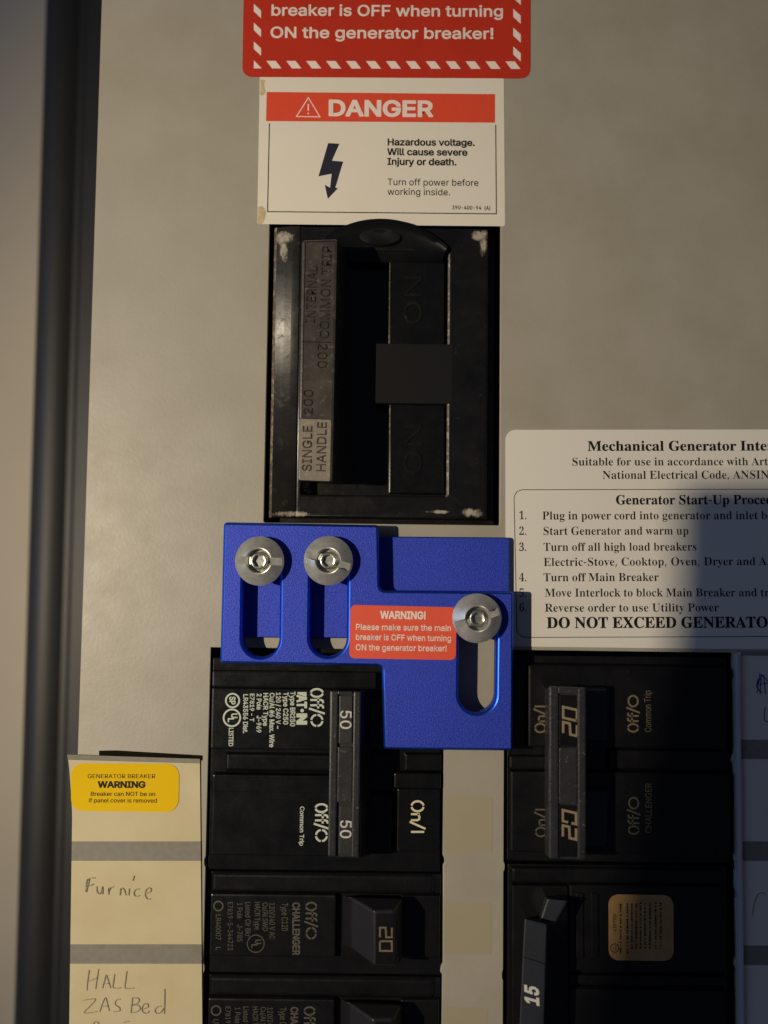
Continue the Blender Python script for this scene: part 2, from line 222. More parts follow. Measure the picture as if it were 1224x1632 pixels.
 [479,[[204,0,-188,509,68,0,108,-303,23,-69,33,-106,-13,0,32,107,23,68,105,303,68,0,-185,-509]]],
 [686,[[155,0,-139,509,66,0,81,-313,12,-51,12,-51,10,-54,-8,0,11,54,11,51,13,51,82,313,74,0,82,-313,12,-51,12,-51,11,-54,-9,0,11,54,11,51,13,51,80,313,67,0,-140,-509,-75,0,-87,323,-17,68,-15,84,14,0,-15,-80,-17,-72,-88,-323]]],
 [474,[[18,0,199,284,0,-48,-188,273,75,0,74,-109,26,-39,19,-32,20,-37,-11,0,20,37,20,32,26,39,76,109,72,0,-187,-270,0,48,197,-287,-74,0,-90,129,-24,36,-18,30,-20,36,14,0,-19,-35,-19,-30,-24,-37,-91,-129]]],
 [472,[[203,0,0,208,-187,301,75,0,101,-165,30,-52,28,-62,-26,0,27,63,29,51,101,165,74,0,-187,-301,0,-208]]],
 [438,[[42,0,0,46,231,339,33,46,35,45,7,-22,-63,-2,-62,0,-183,0,0,57,357,0,0,-47,-228,-333,-35,-48,-37,-48,-7,21,62,3,62,0,185,0,0,-57]]],
 [273,[[101,-96,0,635,135,0,0,-52,-76,0,0,-531,76,0,0,-52]]],
 [249,[[178,-76,-164,609,57,0,164,-609]]],
 [273,[[37,-96,0,52,76,0,0,531,-76,0,0,52,135,0,0,-635]]],
 [326,[[154,464,18,0,0,-25,-18,0],[27,278,102,215,68,0,103,-215,-60,0,-79,171,5,0,-78,-171]]],
 [319,[[319,0,0,-56,-319,0,0,56]]],
 [219,[[114,429,-66,100,68,0,48,-100]]],
 [389,[[160,-9,-34,4,-32,10,-26,17,-20,23,-13,28,-5,35,4,30,9,23,15,18,20,14,22,10,25,8,53,9,56,7,18,3,13,5,8,8,3,12,0,2,-3,22,-6,18,-11,14,-16,11,-20,7,-24,2,-25,-2,-22,-7,-17,-9,-14,-12,-11,-13,-7,-14,-59,17,16,31,22,24,25,18,29,11,30,7,31,2,45,-5,24,-7,23,-12,20,-17,16,-23,11,-30,4,-39,0,-251,-60,0,0,52,-5,0,-20,-27,-16,-13,-21,-11,-25,-7],[170,45,32,4,26,10,20,15,15,19,9,22,4,23,0,52,-17,-8,-28,-6,-31,-5,-25,-3,-41,-9,-17,-9,-14,-11,-8,-15,-3,-19,2,-18,8,-15,12,-11,16,-9,19,-5]]],
 [424,[[229,-8,-31,3,-26,9,-19,13,-15,14,-20,28,-6,0,0,-59,-59,0,0,509,61,0,0,-190,4,0,19,27,15,14,19,13,26,8,32,3,45,-6,39,-17,32,-29,25,-39,15,-48,5,-56,-5,-56,-15,-49,-24,-39,-33,-29,-39,-18],[220,47,33,4,26,15,22,22,15,29,9,34,3,38,-3,38,-9,34,-15,29,-21,21,-27,14,-33,5,-32,-5,-27,-13,-21,-21,-15,-28,-9,-34,-3,-40,3,-39,9,-35,15,-29,22,-21,26,-14]]],
 [395,[[207,-8,-48,6,-42,18,-35,30,-26,39,-16,48,-6,54,6,56,16,48,26,39,35,30,42,18,48,6,27,-1,26,-6,24,-9,21,-12,19,-15,16,-19,13,-21,9,-24,-59,-15,-13,27,-20,22,-28,14,-35,5,-34,-5,-28,-15,-21,-23,-16,-29,-9,-34,-3,-37,3,-36,9,-34,16,-28,21,-23,28,-15,34,-5,36,6,28,14,21,23,12,28,59,-15,-9,-24,-13,-22,-16,-19,-19,-16,-21,-12,-24,-10,-26,-5]]],
 [424,[[195,-8,-44,6,-40,18,-32,29,-24,39,-16,49,-5,56,5,56,16,48,24,39,33,29,39,17,45,6,32,-3,25,-8,19,-13,15,-14,19,-27,5,0,0,190,61,0,0,-509,-59,0,0,59,-6,0,-20,-28,-15,-14,-20,-13,-25,-9],[205,47,31,4,27,14,21,21,15,29,10,35,3,39,-3,40,-9,34,-16,28,-21,21,-26,13,-32,5,-33,-5,-27,-14,-21,-21,-16,-29,-9,-34,-3,-38,3,-38,10,-34,15,-29,21,-22,27,-15]]],
 [404,[[212,-8,-51,6,-44,18,-35,30,-26,39,-16,47,-6,55,5,55,16,48,26,39,34,30,42,19,48,6,31,-2,30,-8,28,-13,25,-20,22,-26,16,-33,11,-40,3,-48,0,-25,-296,0,0,52,263,0,-28,-19,-3,35,-9,32,-15,25,-20,20,-26,12,-32,4,-32,-4,-27,-13,-21,-19,-16,-24,-10,-29,-3,-30,0,-33,4,-39,10,-33,18,-26,23,-19,28,-11,33,-4,22,2,20,5,17,8,14,12,12,15,9,17,59,-14,-12,-28,-18,-24,-24,-20,-28,-15,-34,-9]]],
 [253,[[228,379,0,-52,-222,0,0,52],[81,0,0,432,3,29,12,25,17,19,22,14,26,8,26,3,35,-3,21,-6,-16,-53,-12,4,-20,2,-24,-4,-17,-10,-9,-17,-3,-24,0,-419]]],
 [425,[[207,-151,-39,3,-34,8,-29,13,-23,17,-18,19,-13,22,50,28,21,-25,14,-12,18,-10,24,-7,29,-2,42,5,33,17,22,28,7,41,0,74,-5,0,-19,-27,-15,-13,-20,-12,-25,-8,-32,-3,-43,5,-39,17,-33,26,-25,37,-16,46,-5,55,5,55,16,47,25,39,32,29,40,17,44,6,32,-2,25,-9,20,-13,15,-14,20,-27,5,0,0,60,59,0,0,-388,-5,-45,-17,-36,-26,-27,-33,-19,-40,-11],[205,59,32,4,27,12,21,20,15,26,9,33,3,39,-3,38,-9,33,-15,27,-21,21,-27,13,-32,5,-33,-5,-27,-13,-21,-22,-15,-28,-10,-33,-3,-36,3,-38,10,-32,15,-27,21,-20,27,-13]]],
 [410,[[114,227,0,-227,-61,0,0,509,61,0,0,-222,-12,0,22,45,28,30,35,17,40,5,37,-4,31,-11,26,-20,20,-28,12,-36,4,-45,0,-240,-61,0,0,235,-6,40,-17,29,-27,19,-36,6,-26,-3,-23,-9,-20,-14,-15,-20,-9,-26]]],
 [166,[[53,0,0,379,61,0,0,-379],[84,443,-17,3,-13,9,-10,13,-3,15,3,16,10,13,13,9,17,3,16,-3,14,-9,9,-13,3,-16,-3,-15,-9,-13,-14,-9]]],
 [166,[[53,379,61,0,0,-409,-3,-33,-9,-27,-16,-23,-21,-16,-28,-10,-33,-4,-14,0,0,56,12,0,23,4,15,11,10,18,3,25],[83,443,-16,3,-14,9,-9,13,-3,15,3,16,9,13,14,9,16,3,17,-3,14,-9,9,-13,3,-16,-3,-15,-9,-13,-14,-9]]],
 [380,[[110,137,0,75,11,0,163,167,76,0,-176,-180,-7,0],[53,0,0,509,61,0,0,-509],[294,0,-146,186,43,43,181,-229]]],
 [189,[[139,-2,-38,5,-27,17,-16,27,-5,37,0,425,61,0,0,-410,1,-22,5,-15,10,-8,16,-2,14,1,10,1,11,-51,-19,-4]]],
 [609,[[53,0,0,379,59,0,0,-84,-4,0,10,28,14,23,19,17,21,13,23,8,24,2,38,-6,30,-19,22,-30,12,-36,-9,0,10,26,15,22,20,18,24,14,26,8,30,3,31,-3,29,-11,25,-18,19,-26,12,-32,4,-41,0,-255,-61,0,0,254,-6,35,-17,24,-26,13,-28,4,-24,-2,-21,-8,-16,-13,-13,-17,-7,-20,-3,-23,0,-247,-61,0,0,260,-5,28,-16,23,-24,15,-30,4,-21,-2,-20,-8,-18,-13,-14,-18,-9,-23,-3,-28,0,-238]]],
 [409,[[114,227,0,-227,-61,0,0,379,59,0,0,-92,-10,0,22,45,28,30,35,17,40,5,37,-4,31,-11,26,-20,20,-28,12,-36,4,-45,0,-240,-61,0,0,235,-6,40,-17,29,-27,19,-36,6,-26,-3,-23,-9,-20,-14,-15,-20,-9,-26]]],
 [415,[[207,-8,-48,6,-42,18,-35,30,-26,39,-16,48,-6,54,6,56,16,48,26,39,35,30,42,18,48,6,49,-6,43,-18,34,-30,26,-39,17,-48,5,-56,-5,-54,-17,-48,-26,-39,-34,-30,-43,-18],[207,46,35,5,28,15,22,23,15,28,9,34,3,36,-3,37,-9,34,-15,29,-22,23,-28,15,-35,5,-34,-5,-28,-15,-21,-23,-16,-29,-9,-34,-3,-37,3,-36,9,-34,16,-28,21,-23,28,-15]]],
 [424,[[53,-143,0,522,59,0,0,-60,6,0,19,27,15,14,19,13,26,8,32,3,45,-6,39,-17,32,-29,25,-39,15,-48,5,-56,-5,-56,-15,-49,-24,-39,-33,-29,-39,-18,-45,-6,-31,3,-25,9,-20,13,-15,14,-20,28,-4,0,0,-202],[220,47,33,4,26,15,22,22,15,29,9,34,3,38,-3,38,-9,34,-15,29,-21,21,-27,14,-33,5,-32,-5,-27,-13,-21,-21,-15,-28,-9,-34,-3,-40,3,-39,9,-35,15,-29,22,-21,26,-14]]],
 [424,[[372,-143,-61,0,0,202,-5,0,-19,-28,-15,-14,-20,-13,-25,-9,-32,-3,-44,6,-40,18,-32,29,-24,39,-16,49,-5,56,5,56,16,48,24,39,33,29,39,17,45,6,32,-3,25,-8,19,-13,15,-14,20,-27,6,0,0,60,59,0],[205,47,31,4,27,14,21,21,15,29,10,35,3,39,-3,40,-9,34,-16,28,-21,21,-26,13,-32,5,-33,-5,-27,-14,-21,-21,-16,-29,-9,-34,-3,-38,3,-38,10,-34,15,-29,21,-22,27,-15]]],
 [259,[[53,0,0,379,59,0,0,-58,3,0,15,26,22,20,29,13,32,5,16,-1,14,0,0,-62,-13,2,-23,2,-25,-3,-23,-8,-19,-14,-14,-17,-9,-22,-3,-25,0,-237]]],
 [365,[[182,-8,-37,3,-33,8,-28,15,-22,20,-17,25,-9,31,58,13,11,-28,19,-19,26,-11,31,-4,36,5,27,12,18,19,6,22,-3,18,-11,15,-17,11,-25,8,-63,15,-45,16,-32,22,-19,29,-6,37,4,31,14,27,22,22,28,16,34,11,38,3,36,-3,31,-9,25,-14,20,-19,15,-23,10,-26,-56,-13,-10,21,-15,18,-24,12,-32,5,-31,-4,-25,-12,-17,-18,-5,-22,3,-19,12,-15,20,-11,28,-9,57,-14,46,-15,31,-23,19,-29,6,-35,-5,-32,-14,-28,-22,-23,-30,-18,-37,-11]]],
 [227,[[204,379,0,-52,-198,0,0,52],[65,471,61,0,0,-373,2,-22,8,-15,14,-8,20,-3,15,1,17,3,11,-52,-21,-5,-24,-1,-43,6,-33,19,-20,31,-7,41]]],
 [410,[[182,-5,-36,4,-31,12,-26,20,-20,28,-12,36,-4,44,0,240,61,0,0,-235,5,-39,18,-30,27,-19,36,-6,26,3,23,9,19,15,15,20,10,25,3,31,0,226,61,0,0,-379,-59,0,0,92,9,0,-21,-45,-29,-30,-35,-17]]],
 [389,[[163,0,-146,379,67,0,81,-224,22,-68,19,-66,-22,0,19,66,21,68,81,224,66,0,-145,-379]]],
 [567,[[138,0,-115,379,64,0,46,-165,21,-77,21,-96,-10,0,21,94,20,79,46,165,64,0,46,-165,20,-78,20,-95,-11,0,22,94,21,79,46,165,65,0,-116,-379,-61,0,-49,172,-14,53,-14,55,-14,58,14,0,-14,-58,-14,-55,-15,-53,-49,-172]]],
 [378,[[21,0,150,218,0,-47,-142,208,71,0,47,-73,32,-53,28,-47,-32,0,27,47,31,53,49,73,70,0,-143,-210,0,45,149,-214,-71,0,-56,85,-31,51,-27,46,32,0,-27,-46,-30,-51,-57,-85]]],
 [389,[[47,-139,14,53,10,-1,17,-3,16,1,14,5,12,10,11,16,10,22,12,35,-146,380,67,0,81,-224,22,-68,19,-66,-22,0,18,66,22,68,81,224,66,0,-167,-437,-13,-27,-14,-22,-18,-17,-20,-12,-22,-7,-26,-2,-26,2]]],
 [380,[[42,0,0,46,212,274,0,3,-206,0,0,56,285,0,0,-48,-207,-271,0,-4,213,0,0,-56]]],
 [273,[[30,219,0,33,35,5,23,13,12,23,4,34,0,79,2,32,5,28,9,23,13,18,18,14,23,10,29,6,33,2,0,-51,-36,-5,-23,-15,-12,-26,-4,-37,0,-98,-5,-36,-8,-15,-12,-12,-17,-11,-23,-7,-29,-5],[236,-96,-33,2,-29,6,-23,10,-18,14,-13,18,-9,23,-5,28,-2,33,0,78,-4,35,-12,23,-23,13,-35,4,0,33,37,-1,29,-5,23,-8,17,-11,12,-13,8,-15,5,-35,0,-97,4,-38,12,-26,23,-15,36,-5],[30,191,0,62,60,0,0,-62]]],
 [229,[[141,673,0,-837,-53,0,0,837]]],
 [273,[[243,219,-37,2,-29,5,-23,7,-17,11,-12,12,-7,15,-6,36,0,98,-4,37,-12,26,-22,15,-37,5,0,51,34,-2,28,-6,23,-10,17,-14,14,-18,9,-23,5,-28,2,-32,0,-79,4,-34,12,-23,23,-13,35,-5],[37,-96,0,51,37,5,22,15,12,26,4,38,0,97,6,35,7,15,12,13,17,11,23,8,29,5,37,1,0,-33,-35,-4,-23,-14,-12,-23,-4,-34,0,-78,-2,-33,-5,-28,-9,-23,-14,-18,-17,-14,-23,-10,-28,-6],[243,191,-61,0,0,62,61,-1]]],
 [453,[[52,150,3,38,11,30,16,22,21,15,24,8,24,3,24,-2,22,-8,23,-15,26,-20,29,-23,11,-5,13,-1,19,4,14,11,9,19,3,27,56,0,-3,-38,-11,-30,-16,-22,-21,-15,-23,-9,-25,-2,-25,2,-22,9,-22,14,-25,20,-30,22,-11,5,-12,1,-18,-3,-15,-11,-10,-18,-3,-28]]],
]
SERIF_GLYPHS = [
 [437,[[-9,0,0,18,18,3,15,9,12,17,13,28,157,391,18,-1,160,-378,27,-53,14,-12,18,-4,0,-18,-214,0,0,18,41,7,13,21,-10,35,-20,51,-150,0,-24,-61,-3,-12,-1,-11,12,-22,37,-8,4,0,0,-18],[113,161,129,0,-65,158]]],
 [443,[[16,0,0,17,29,5,17,10,10,19,3,31,0,287,-2,25,-4,18,-7,13,-11,8,-15,4,-21,2,0,16,205,0,98,-11,59,-35,19,-58,-12,-49,-36,-34,-61,-21,73,-24,44,-38,14,-53,-11,-56,-36,-41,-36,-20,-44,-11,-53,-4],[182,252,6,0,46,5,29,15,16,29,6,44,-4,40,-12,27,-21,16,-32,6,-18,-2,-10,-7,-5,-13,-1,-21],[222,24,37,6,24,19,13,32,5,47,-6,48,-18,32,-32,17,-48,6,-15,0,0,-166,2,-19,6,-13,12,-7]]],
 [469,[[257,-11,-44,4,-39,10,-37,17,-46,36,-35,48,-17,38,-10,42,-3,44,4,45,9,41,17,37,36,48,47,36,37,17,40,10,43,3,50,-6,58,-19,21,-5,20,8,11,22,18,0,0,-157,-17,0,-28,56,-36,43,-43,27,-48,9,-67,-24,-41,-72,-13,-121,15,-112,44,-68,75,-22,40,5,40,16,37,26,33,35,19,-17,-52,-56,-63,-33]]],
 [496,[[20,0,0,17,27,4,16,9,8,16,3,29,0,299,-3,33,-10,19,-18,9,-28,4,0,16,207,0,74,-6,61,-20,48,-33,35,-45,21,-56,7,-67,-15,-100,-45,-71,-75,-43,-105,-14],[222,24,57,13,40,38,18,40,10,51,4,63,-15,113,-42,68,-71,23,-21,-2,-12,-8,-6,-14,-2,-24,0,-313,2,-24,6,-14,12,-7]]],
 [442,[[14,0,0,17,30,3,18,10,10,18,3,30,0,291,-3,36,-10,20,-18,10,-28,4,0,16,383,0,0,-135,-16,0,-14,53,-29,33,-45,18,-63,6,-32,-2,-9,-4,-5,-7,-3,-29,0,-142,10,0,39,6,27,17,18,31,11,45,16,0,0,-227,-17,0,-5,36,-9,27,-14,20,-18,12,-25,7,-31,2,-2,0,0,-155,2,-20,7,-12,14,-6,24,-1,46,2,37,9,32,14,26,22,22,30,18,38,19,0,-28,-143]]],
 [405,[[15,0,0,17,30,6,17,11,10,19,3,31,0,291,-4,30,-10,18,-18,10,-29,6,0,16,380,0,0,-135,-17,0,-8,37,-14,28,-19,21,-26,14,-35,8,-45,3,-30,-2,-9,-2,-5,-6,-4,-23,0,-151,8,0,39,6,27,17,18,31,10,46,18,0,0,-229,-17,0,-11,50,-17,32,-28,18,-40,6,-7,0,0,-143,1,-22,5,-16,8,-12,14,-7,19,-5,28,-2,0,-17]]],
 [508,[[268,-10,-46,3,-43,10,-38,16,-48,36,-36,48,-16,38,-10,42,-3,46,3,45,10,41,16,37,36,47,46,36,37,17,39,10,42,3,54,-6,58,-18,19,-5,10,2,8,5,13,22,18,0,0,-157,-17,0,-17,38,-21,33,-25,27,-28,20,-30,13,-32,4,-67,-24,-41,-72,-13,-119,4,-65,11,-53,19,-43,41,-41,54,-13,33,3,20,11,11,18,4,26,0,57,-4,26,-10,16,-20,9,-34,3,0,16,225,0,0,-16,-27,-3,-16,-8,-8,-16,-3,-27,0,-99,-59,-22,-59,-13]]],
 [524,[[15,0,0,17,30,5,17,10,10,18,3,31,0,298,-4,27,-9,18,-18,10,-28,5,0,16,226,0,0,-16,-38,-7,-11,-7,-6,-10,-4,-15,-1,-21,0,-128,160,0,0,128,-5,36,-6,10,-11,7,-38,7,0,16,225,0,0,-16,-29,-5,-17,-10,-9,-17,-3,-28,0,-298,3,-29,9,-19,17,-11,29,-5,0,-17,-225,0,0,17,29,4,18,10,10,18,3,32,0,140,-160,0,0,-140,3,-31,9,-18,18,-10,30,-5,0,-17]]],
 [261,[[13,0,0,17,29,6,19,9,11,17,3,26,0,312,-3,25,-9,15,-18,8,-32,4,0,16,231,0,0,-16,-30,-4,-18,-8,-10,-15,-3,-25,0,-310,4,-33,7,-10,12,-8,40,-9,0,-17]]],
 [331,[[109,-65,-31,3,-27,8,-22,14,-18,18,-11,21,-3,24,3,21,11,17,15,10,18,4,20,-4,15,-9,10,-15,4,-19,-2,-15,-6,-14,-8,-18,7,-16,21,-5,21,4,13,11,6,19,3,27,0,346,-2,24,-4,18,-7,13,-13,8,-18,5,-25,4,0,16,235,0,0,-16,-22,-3,-15,-5,-11,-8,-6,-12,-5,-44,0,-278,-16,-86,-49,-51]]],
 [511,[[16,0,0,17,29,5,18,10,9,18,3,31,0,298,-3,27,-9,18,-18,10,-28,5,0,16,225,0,0,-16,-37,-7,-11,-7,-7,-10,-3,-15,-1,-21,0,-145,138,139,21,25,7,20,-15,16,-43,5,0,16,195,0,0,-16,-9,0,-41,-9,-44,-26,-47,-43,-74,-76,192,-239,24,-21,14,-5,18,-3,0,-17,-238,0,0,17,25,1,16,3,9,6,3,7,-5,13,-13,19,-117,148,-16,-16,0,-117,3,-31,9,-18,18,-10,29,-5,0,-17]]],
 [427,[[15,0,0,17,30,5,17,10,10,18,3,31,0,298,-4,28,-9,18,-18,9,-28,5,0,16,234,0,0,-16,-24,-2,-18,-3,-12,-7,-8,-11,-5,-15,-1,-22,0,-296,3,-36,6,-10,9,-6,34,-3,44,3,37,9,30,16,25,24,21,32,18,42,18,0,-25,-154]]],
 [634,[[14,0,0,17,29,5,18,10,11,18,3,29,0,303,-1,20,-3,14,-7,10,-11,6,-38,7,0,16,170,0,132,-313,132,313,168,0,0,-16,-27,-6,-17,-10,-10,-18,-3,-27,0,-293,1,-24,4,-18,6,-12,11,-8,14,-4,21,-2,0,-17,-221,0,0,17,37,8,10,7,7,12,3,17,2,22,0,316,-167,-399,-18,0,-165,389,0,-309,4,-32,11,-18,19,-10,30,-3,0,-17]]],
 [494,[[403,-11,-296,361,0,-271,3,-30,9,-18,17,-10,31,-4,0,-17,-149,0,0,17,21,2,15,4,11,7,6,11,4,16,1,22,0,309,-40,45,-18,6,0,16,138,0,235,-286,0,208,-1,22,-4,15,-7,11,-10,6,-38,8,0,16,149,0,0,-16,-30,-5,-17,-9,-8,-18,-3,-30,0,-388]]],
 [526,[[261,-11,-48,5,-44,13,-40,22,-35,29,-28,35,-21,41,-13,45,-4,49,4,48,13,45,21,41,29,35,35,29,40,22,46,14,49,4,48,-4,44,-14,40,-21,34,-28,28,-35,22,-41,13,-46,4,-49,-4,-49,-13,-45,-22,-41,-29,-35,-35,-29,-40,-22,-45,-13],[265,12,63,24,39,72,12,120,-3,65,-11,53,-17,43,-38,41,-50,13,-64,-24,-38,-72,-13,-119,4,-65,10,-54,18,-42,38,-41]]],
 [418,[[15,0,0,17,30,5,17,10,10,18,3,31,0,298,-4,27,-9,18,-18,10,-28,5,0,16,198,0,51,-1,41,-5,30,-9,30,-18,24,-24,14,-31,5,-35,-11,-52,-31,-40,-33,-19,-42,-12,-50,-3,-60,0,0,-125,3,-31,9,-18,18,-10,30,-5,0,-17],[182,230,19,0,43,5,28,18,15,30,5,46,-4,46,-13,31,-23,19,-36,6,-17,-2,-10,-5,-5,-10,-2,-16]]],
 [526,[[378,-116,-82,13,-64,39,-45,63,-46,22,-40,29,-31,36,-23,43,-15,47,-4,52,4,48,13,45,21,41,29,35,35,29,40,22,46,14,49,4,48,-4,44,-14,40,-21,34,-28,28,-35,22,-41,13,-46,4,-49,-5,-52,-14,-48,-25,-42,-33,-37,-42,-28,-49,-21,30,-45,38,-27,47,-9,22,2,25,6,3,-19,-60,-18],[265,12,64,24,38,72,13,120,-3,65,-11,53,-18,43,-38,41,-50,13,-64,-24,-38,-72,-13,-119,4,-65,11,-54,18,-42,38,-41]]],
 [473,[[15,0,0,17,30,5,17,10,10,18,3,31,0,298,-4,27,-9,18,-18,10,-28,5,0,16,201,0,61,-3,51,-10,38,-16,38,-38,12,-54,-11,-49,-34,-37,-57,-24,117,-174,20,-24,11,-7,15,-2,2,0,0,-17,-142,0,-137,212,-19,0,0,-131,3,-31,9,-18,18,-10,30,-5,0,-17],[182,234,21,0,46,6,31,18,18,32,6,46,-9,53,-27,32,-44,10,-22,-2,-12,-7,-6,-13,-2,-24]]],
 [391,[[43,-11,0,169,19,0,21,-64,28,-44,38,-26,48,-9,34,5,26,16,16,24,6,29,-14,40,-40,31,-62,31,-51,30,-35,32,-21,36,-6,43,4,38,13,33,21,26,27,20,33,13,37,4,44,-5,53,-13,9,-2,9,-1,13,5,7,16,19,0,0,-147,-17,0,-12,35,-17,31,-21,25,-24,19,-26,12,-28,4,-31,-5,-23,-14,-15,-20,-5,-26,4,-24,13,-20,22,-17,30,-16,64,-30,37,-20,27,-20,20,-22,13,-23,7,-26,2,-29,-5,-40,-15,-35,-25,-29,-33,-21,-41,-14,-48,-4,-34,2,-32,9,-28,8,-13,3,-10,-1,-6,-4,-8,-18]]],
 [424,[[92,0,0,17,31,4,19,10,10,19,4,31,0,352,-7,0,-47,-7,-37,-23,-24,-36,-12,-49,-18,0,0,137,399,0,0,-138,-16,0,-19,65,-42,38,-64,13,-6,0,0,-352,4,-32,9,-19,20,-9,32,-4,0,-17]]],
 [493,[[248,-13,-56,5,-45,14,-33,23,-23,32,-13,42,-5,52,0,224,-3,27,-9,18,-18,10,-28,5,0,16,225,0,0,-16,-38,-7,-10,-7,-7,-10,-4,-36,0,-239,5,-52,17,-37,29,-22,43,-7,65,15,39,46,13,76,0,219,-3,28,-10,17,-19,10,-32,6,0,16,146,0,0,-16,-26,-7,-15,-11,-8,-17,-3,-26,0,-197,-4,-63,-15,-49,-23,-37,-34,-25,-44,-15]]],
 [428,[[212,-13,-168,394,-22,39,-14,12,-22,7,0,16,225,0,0,-16,-27,-2,-18,-5,-10,-9,-4,-13,9,-32,98,-235,89,234,7,32,-4,14,-9,9,-18,5,-25,2,0,16,143,0,0,-16,-19,-3,-15,-9,-13,-16,-13,-28,-152,-396]]],
 [612,[[171,-11,-139,404,-8,20,-9,14,-12,8,-18,4,0,16,196,0,0,-16,-19,-2,-12,-5,-7,-9,-3,-13,8,-37,75,-220,78,200,-15,46,-8,19,-11,11,-15,6,-23,4,0,16,210,0,0,-16,-35,-7,-11,-20,6,-26,75,-220,67,203,8,37,-3,15,-8,9,-14,6,-21,3,0,16,121,0,0,-16,-17,-6,-13,-12,-10,-17,-9,-25,-129,-390,-18,0,-112,320,-126,-320]]],
 [471,[[11,0,0,17,42,13,37,36,103,142,-115,178,-31,39,-14,10,-17,4,-2,0,0,16,230,0,0,-16,-15,0,-29,-6,-10,-18,3,-11,8,-16,64,-99,57,84,13,23,4,18,-11,18,-35,7,0,16,165,0,0,-16,-3,0,-28,-4,-24,-12,-23,-20,-23,-30,-76,-108,132,-208,23,-29,12,-8,13,-3,3,0,0,-17,-226,0,0,17,5,0,35,6,12,18,-4,16,-11,22,-65,104,-72,-102,-10,-19,-4,-17,13,-21,37,-7,0,-17]]],
 [426,[[101,0,0,17,30,5,17,10,9,18,4,31,0,98,-115,208,-17,27,-15,15,-13,6,-14,3,0,17,220,0,0,-17,-12,0,-16,-2,-12,-4,-9,-7,-2,-9,8,-24,84,-166,85,140,12,23,4,19,-13,22,-38,8,-3,0,0,17,144,0,0,-17,-16,-4,-14,-10,-26,-32,-115,-189,0,-122,3,-31,9,-18,18,-10,30,-5,0,-17]]],
 [442,[[20,0,0,11,256,419,-62,0,-40,-3,-33,-7,-26,-13,-21,-21,-18,-30,-15,-40,-17,0,13,139,349,0,0,-12,-253,-414,86,0,63,8,47,24,35,42,23,61,17,0,-17,-164]]],
 [344,[[255,-10,-39,11,-16,34,-49,-33,-56,-11,-31,5,-24,15,-15,23,-5,29,11,41,32,32,35,19,45,18,56,17,0,51,-3,25,-9,16,-16,10,-23,4,-33,-6,-11,-16,9,-17,8,-14,2,-12,-3,-16,-10,-13,-15,-8,-18,-3,-18,3,-14,9,-9,15,-3,18,4,23,12,19,20,17,26,13,31,8,36,2,61,-6,40,-20,22,-33,8,-49,0,-148,2,-22,3,-4,6,-2,16,8,9,-14,-35,-29],[151,34,23,7,13,9,12,13,0,106,-61,-30,-20,-55,8,-38]]],
 [361,[[43,-11,0,399,-2,26,-4,14,-11,8,-18,3,0,16,130,0,0,-176,37,29,46,10,33,-5,30,-14,24,-23,18,-31,12,-37,4,-42,-5,-48,-14,-43,-23,-35,-30,-27,-37,-17,-41,-6,-44,9,-43,29,-52,-39],[183,14,30,9,19,26,10,46,3,65,-3,53,-11,38,-19,22,-28,7,-15,-3,-14,-7,-11,-13,-6,-15,0,-173,11,-41]]],
 [294,[[156,-10,-37,5,-32,16,-28,24,-21,33,-14,38,-5,44,6,46,15,41,24,34,32,26,37,16,42,6,43,-5,32,-16,21,-23,6,-30,-2,-17,-9,-13,-13,-8,-17,-3,-30,12,-10,35,1,10,0,10,-7,19,-21,7,-31,-12,-20,-37,-6,-61,6,-64,19,-47,29,-28,38,-10,35,9,32,25,14,-12,-37,-39,-43,-23]]],
 [371,[[140,-10,-33,5,-29,15,-25,25,-18,31,-12,38,-4,43,5,49,12,41,19,35,26,25,31,16,34,5,43,-9,34,-29,0,121,-3,18,-8,11,-14,7,-22,2,0,16,143,0,0,-380,1,-21,5,-13,10,-9,18,-4,0,-17,-38,-3,-44,-7,-48,-11,0,49,-35,-37],[171,28,16,3,15,10,13,15,8,20,0,166,-6,15,-11,13,-15,8,-17,3,-27,-8,-17,-23,-9,-40,-3,-57,2,-55,10,-40,16,-22]]],
 [301,[[154,-10,-37,5,-32,15,-27,25,-21,34,-13,40,-5,48,5,44,14,39,21,33,28,25,33,15,37,5,52,-9,40,-29,25,-46,9,-61,0,-7,-166,0,10,-69,27,-41,45,-14,38,11,33,33,15,-13,-37,-46,-43,-28],[116,192,85,0,0,23,-2,37,-6,25,-12,15,-20,5,-34,-23,-11,-71]]],
 [214,[[15,0,0,16,25,6,6,5,4,8,2,38,0,204,-36,0,0,33,36,0,0,43,8,47,25,36,38,21,51,8,38,-5,28,-14,17,-21,6,-25,-3,-19,-8,-14,-13,-9,-15,-3,-16,3,-13,7,-8,11,-2,15,2,14,6,15,3,6,1,7,-4,8,-13,2,-17,-3,-10,-10,-4,-17,-1,-23,0,-80,55,0,0,-33,-55,0,0,-212,2,-25,8,-14,15,-8,26,-2,0,-16]]],
 [328,[[146,-140,-57,4,-41,14,-26,22,-8,25,14,29,41,20,-34,25,-11,31,4,24,14,20,25,18,35,18,-44,25,-27,34,-9,43,5,30,13,26,20,21,28,16,32,10,37,3,39,-3,37,-11,84,0,0,-36,-49,0,18,-31,5,-34,-3,-27,-12,-25,-18,-20,-24,-15,-29,-10,-33,-3,-15,0,-15,1,-16,-2,-14,-8,-8,-10,-3,-13,10,-16,30,-6,34,0,48,-2,36,-7,26,-11,18,-16,9,-22,4,-28,-11,-43,-33,-33,-33,-15,-42,-9],[157,124,21,6,12,16,7,27,2,38,-2,38,-7,27,-12,16,-21,5,-20,-5,-13,-16,-7,-27,-3,-38,3,-38,7,-27,13,-16],[161,-116,77,12,25,38,-3,15,-11,10,-18,5,-26,2,-108,0,-18,-18,-6,-21,6,-16,16,-14,27,-10]]],
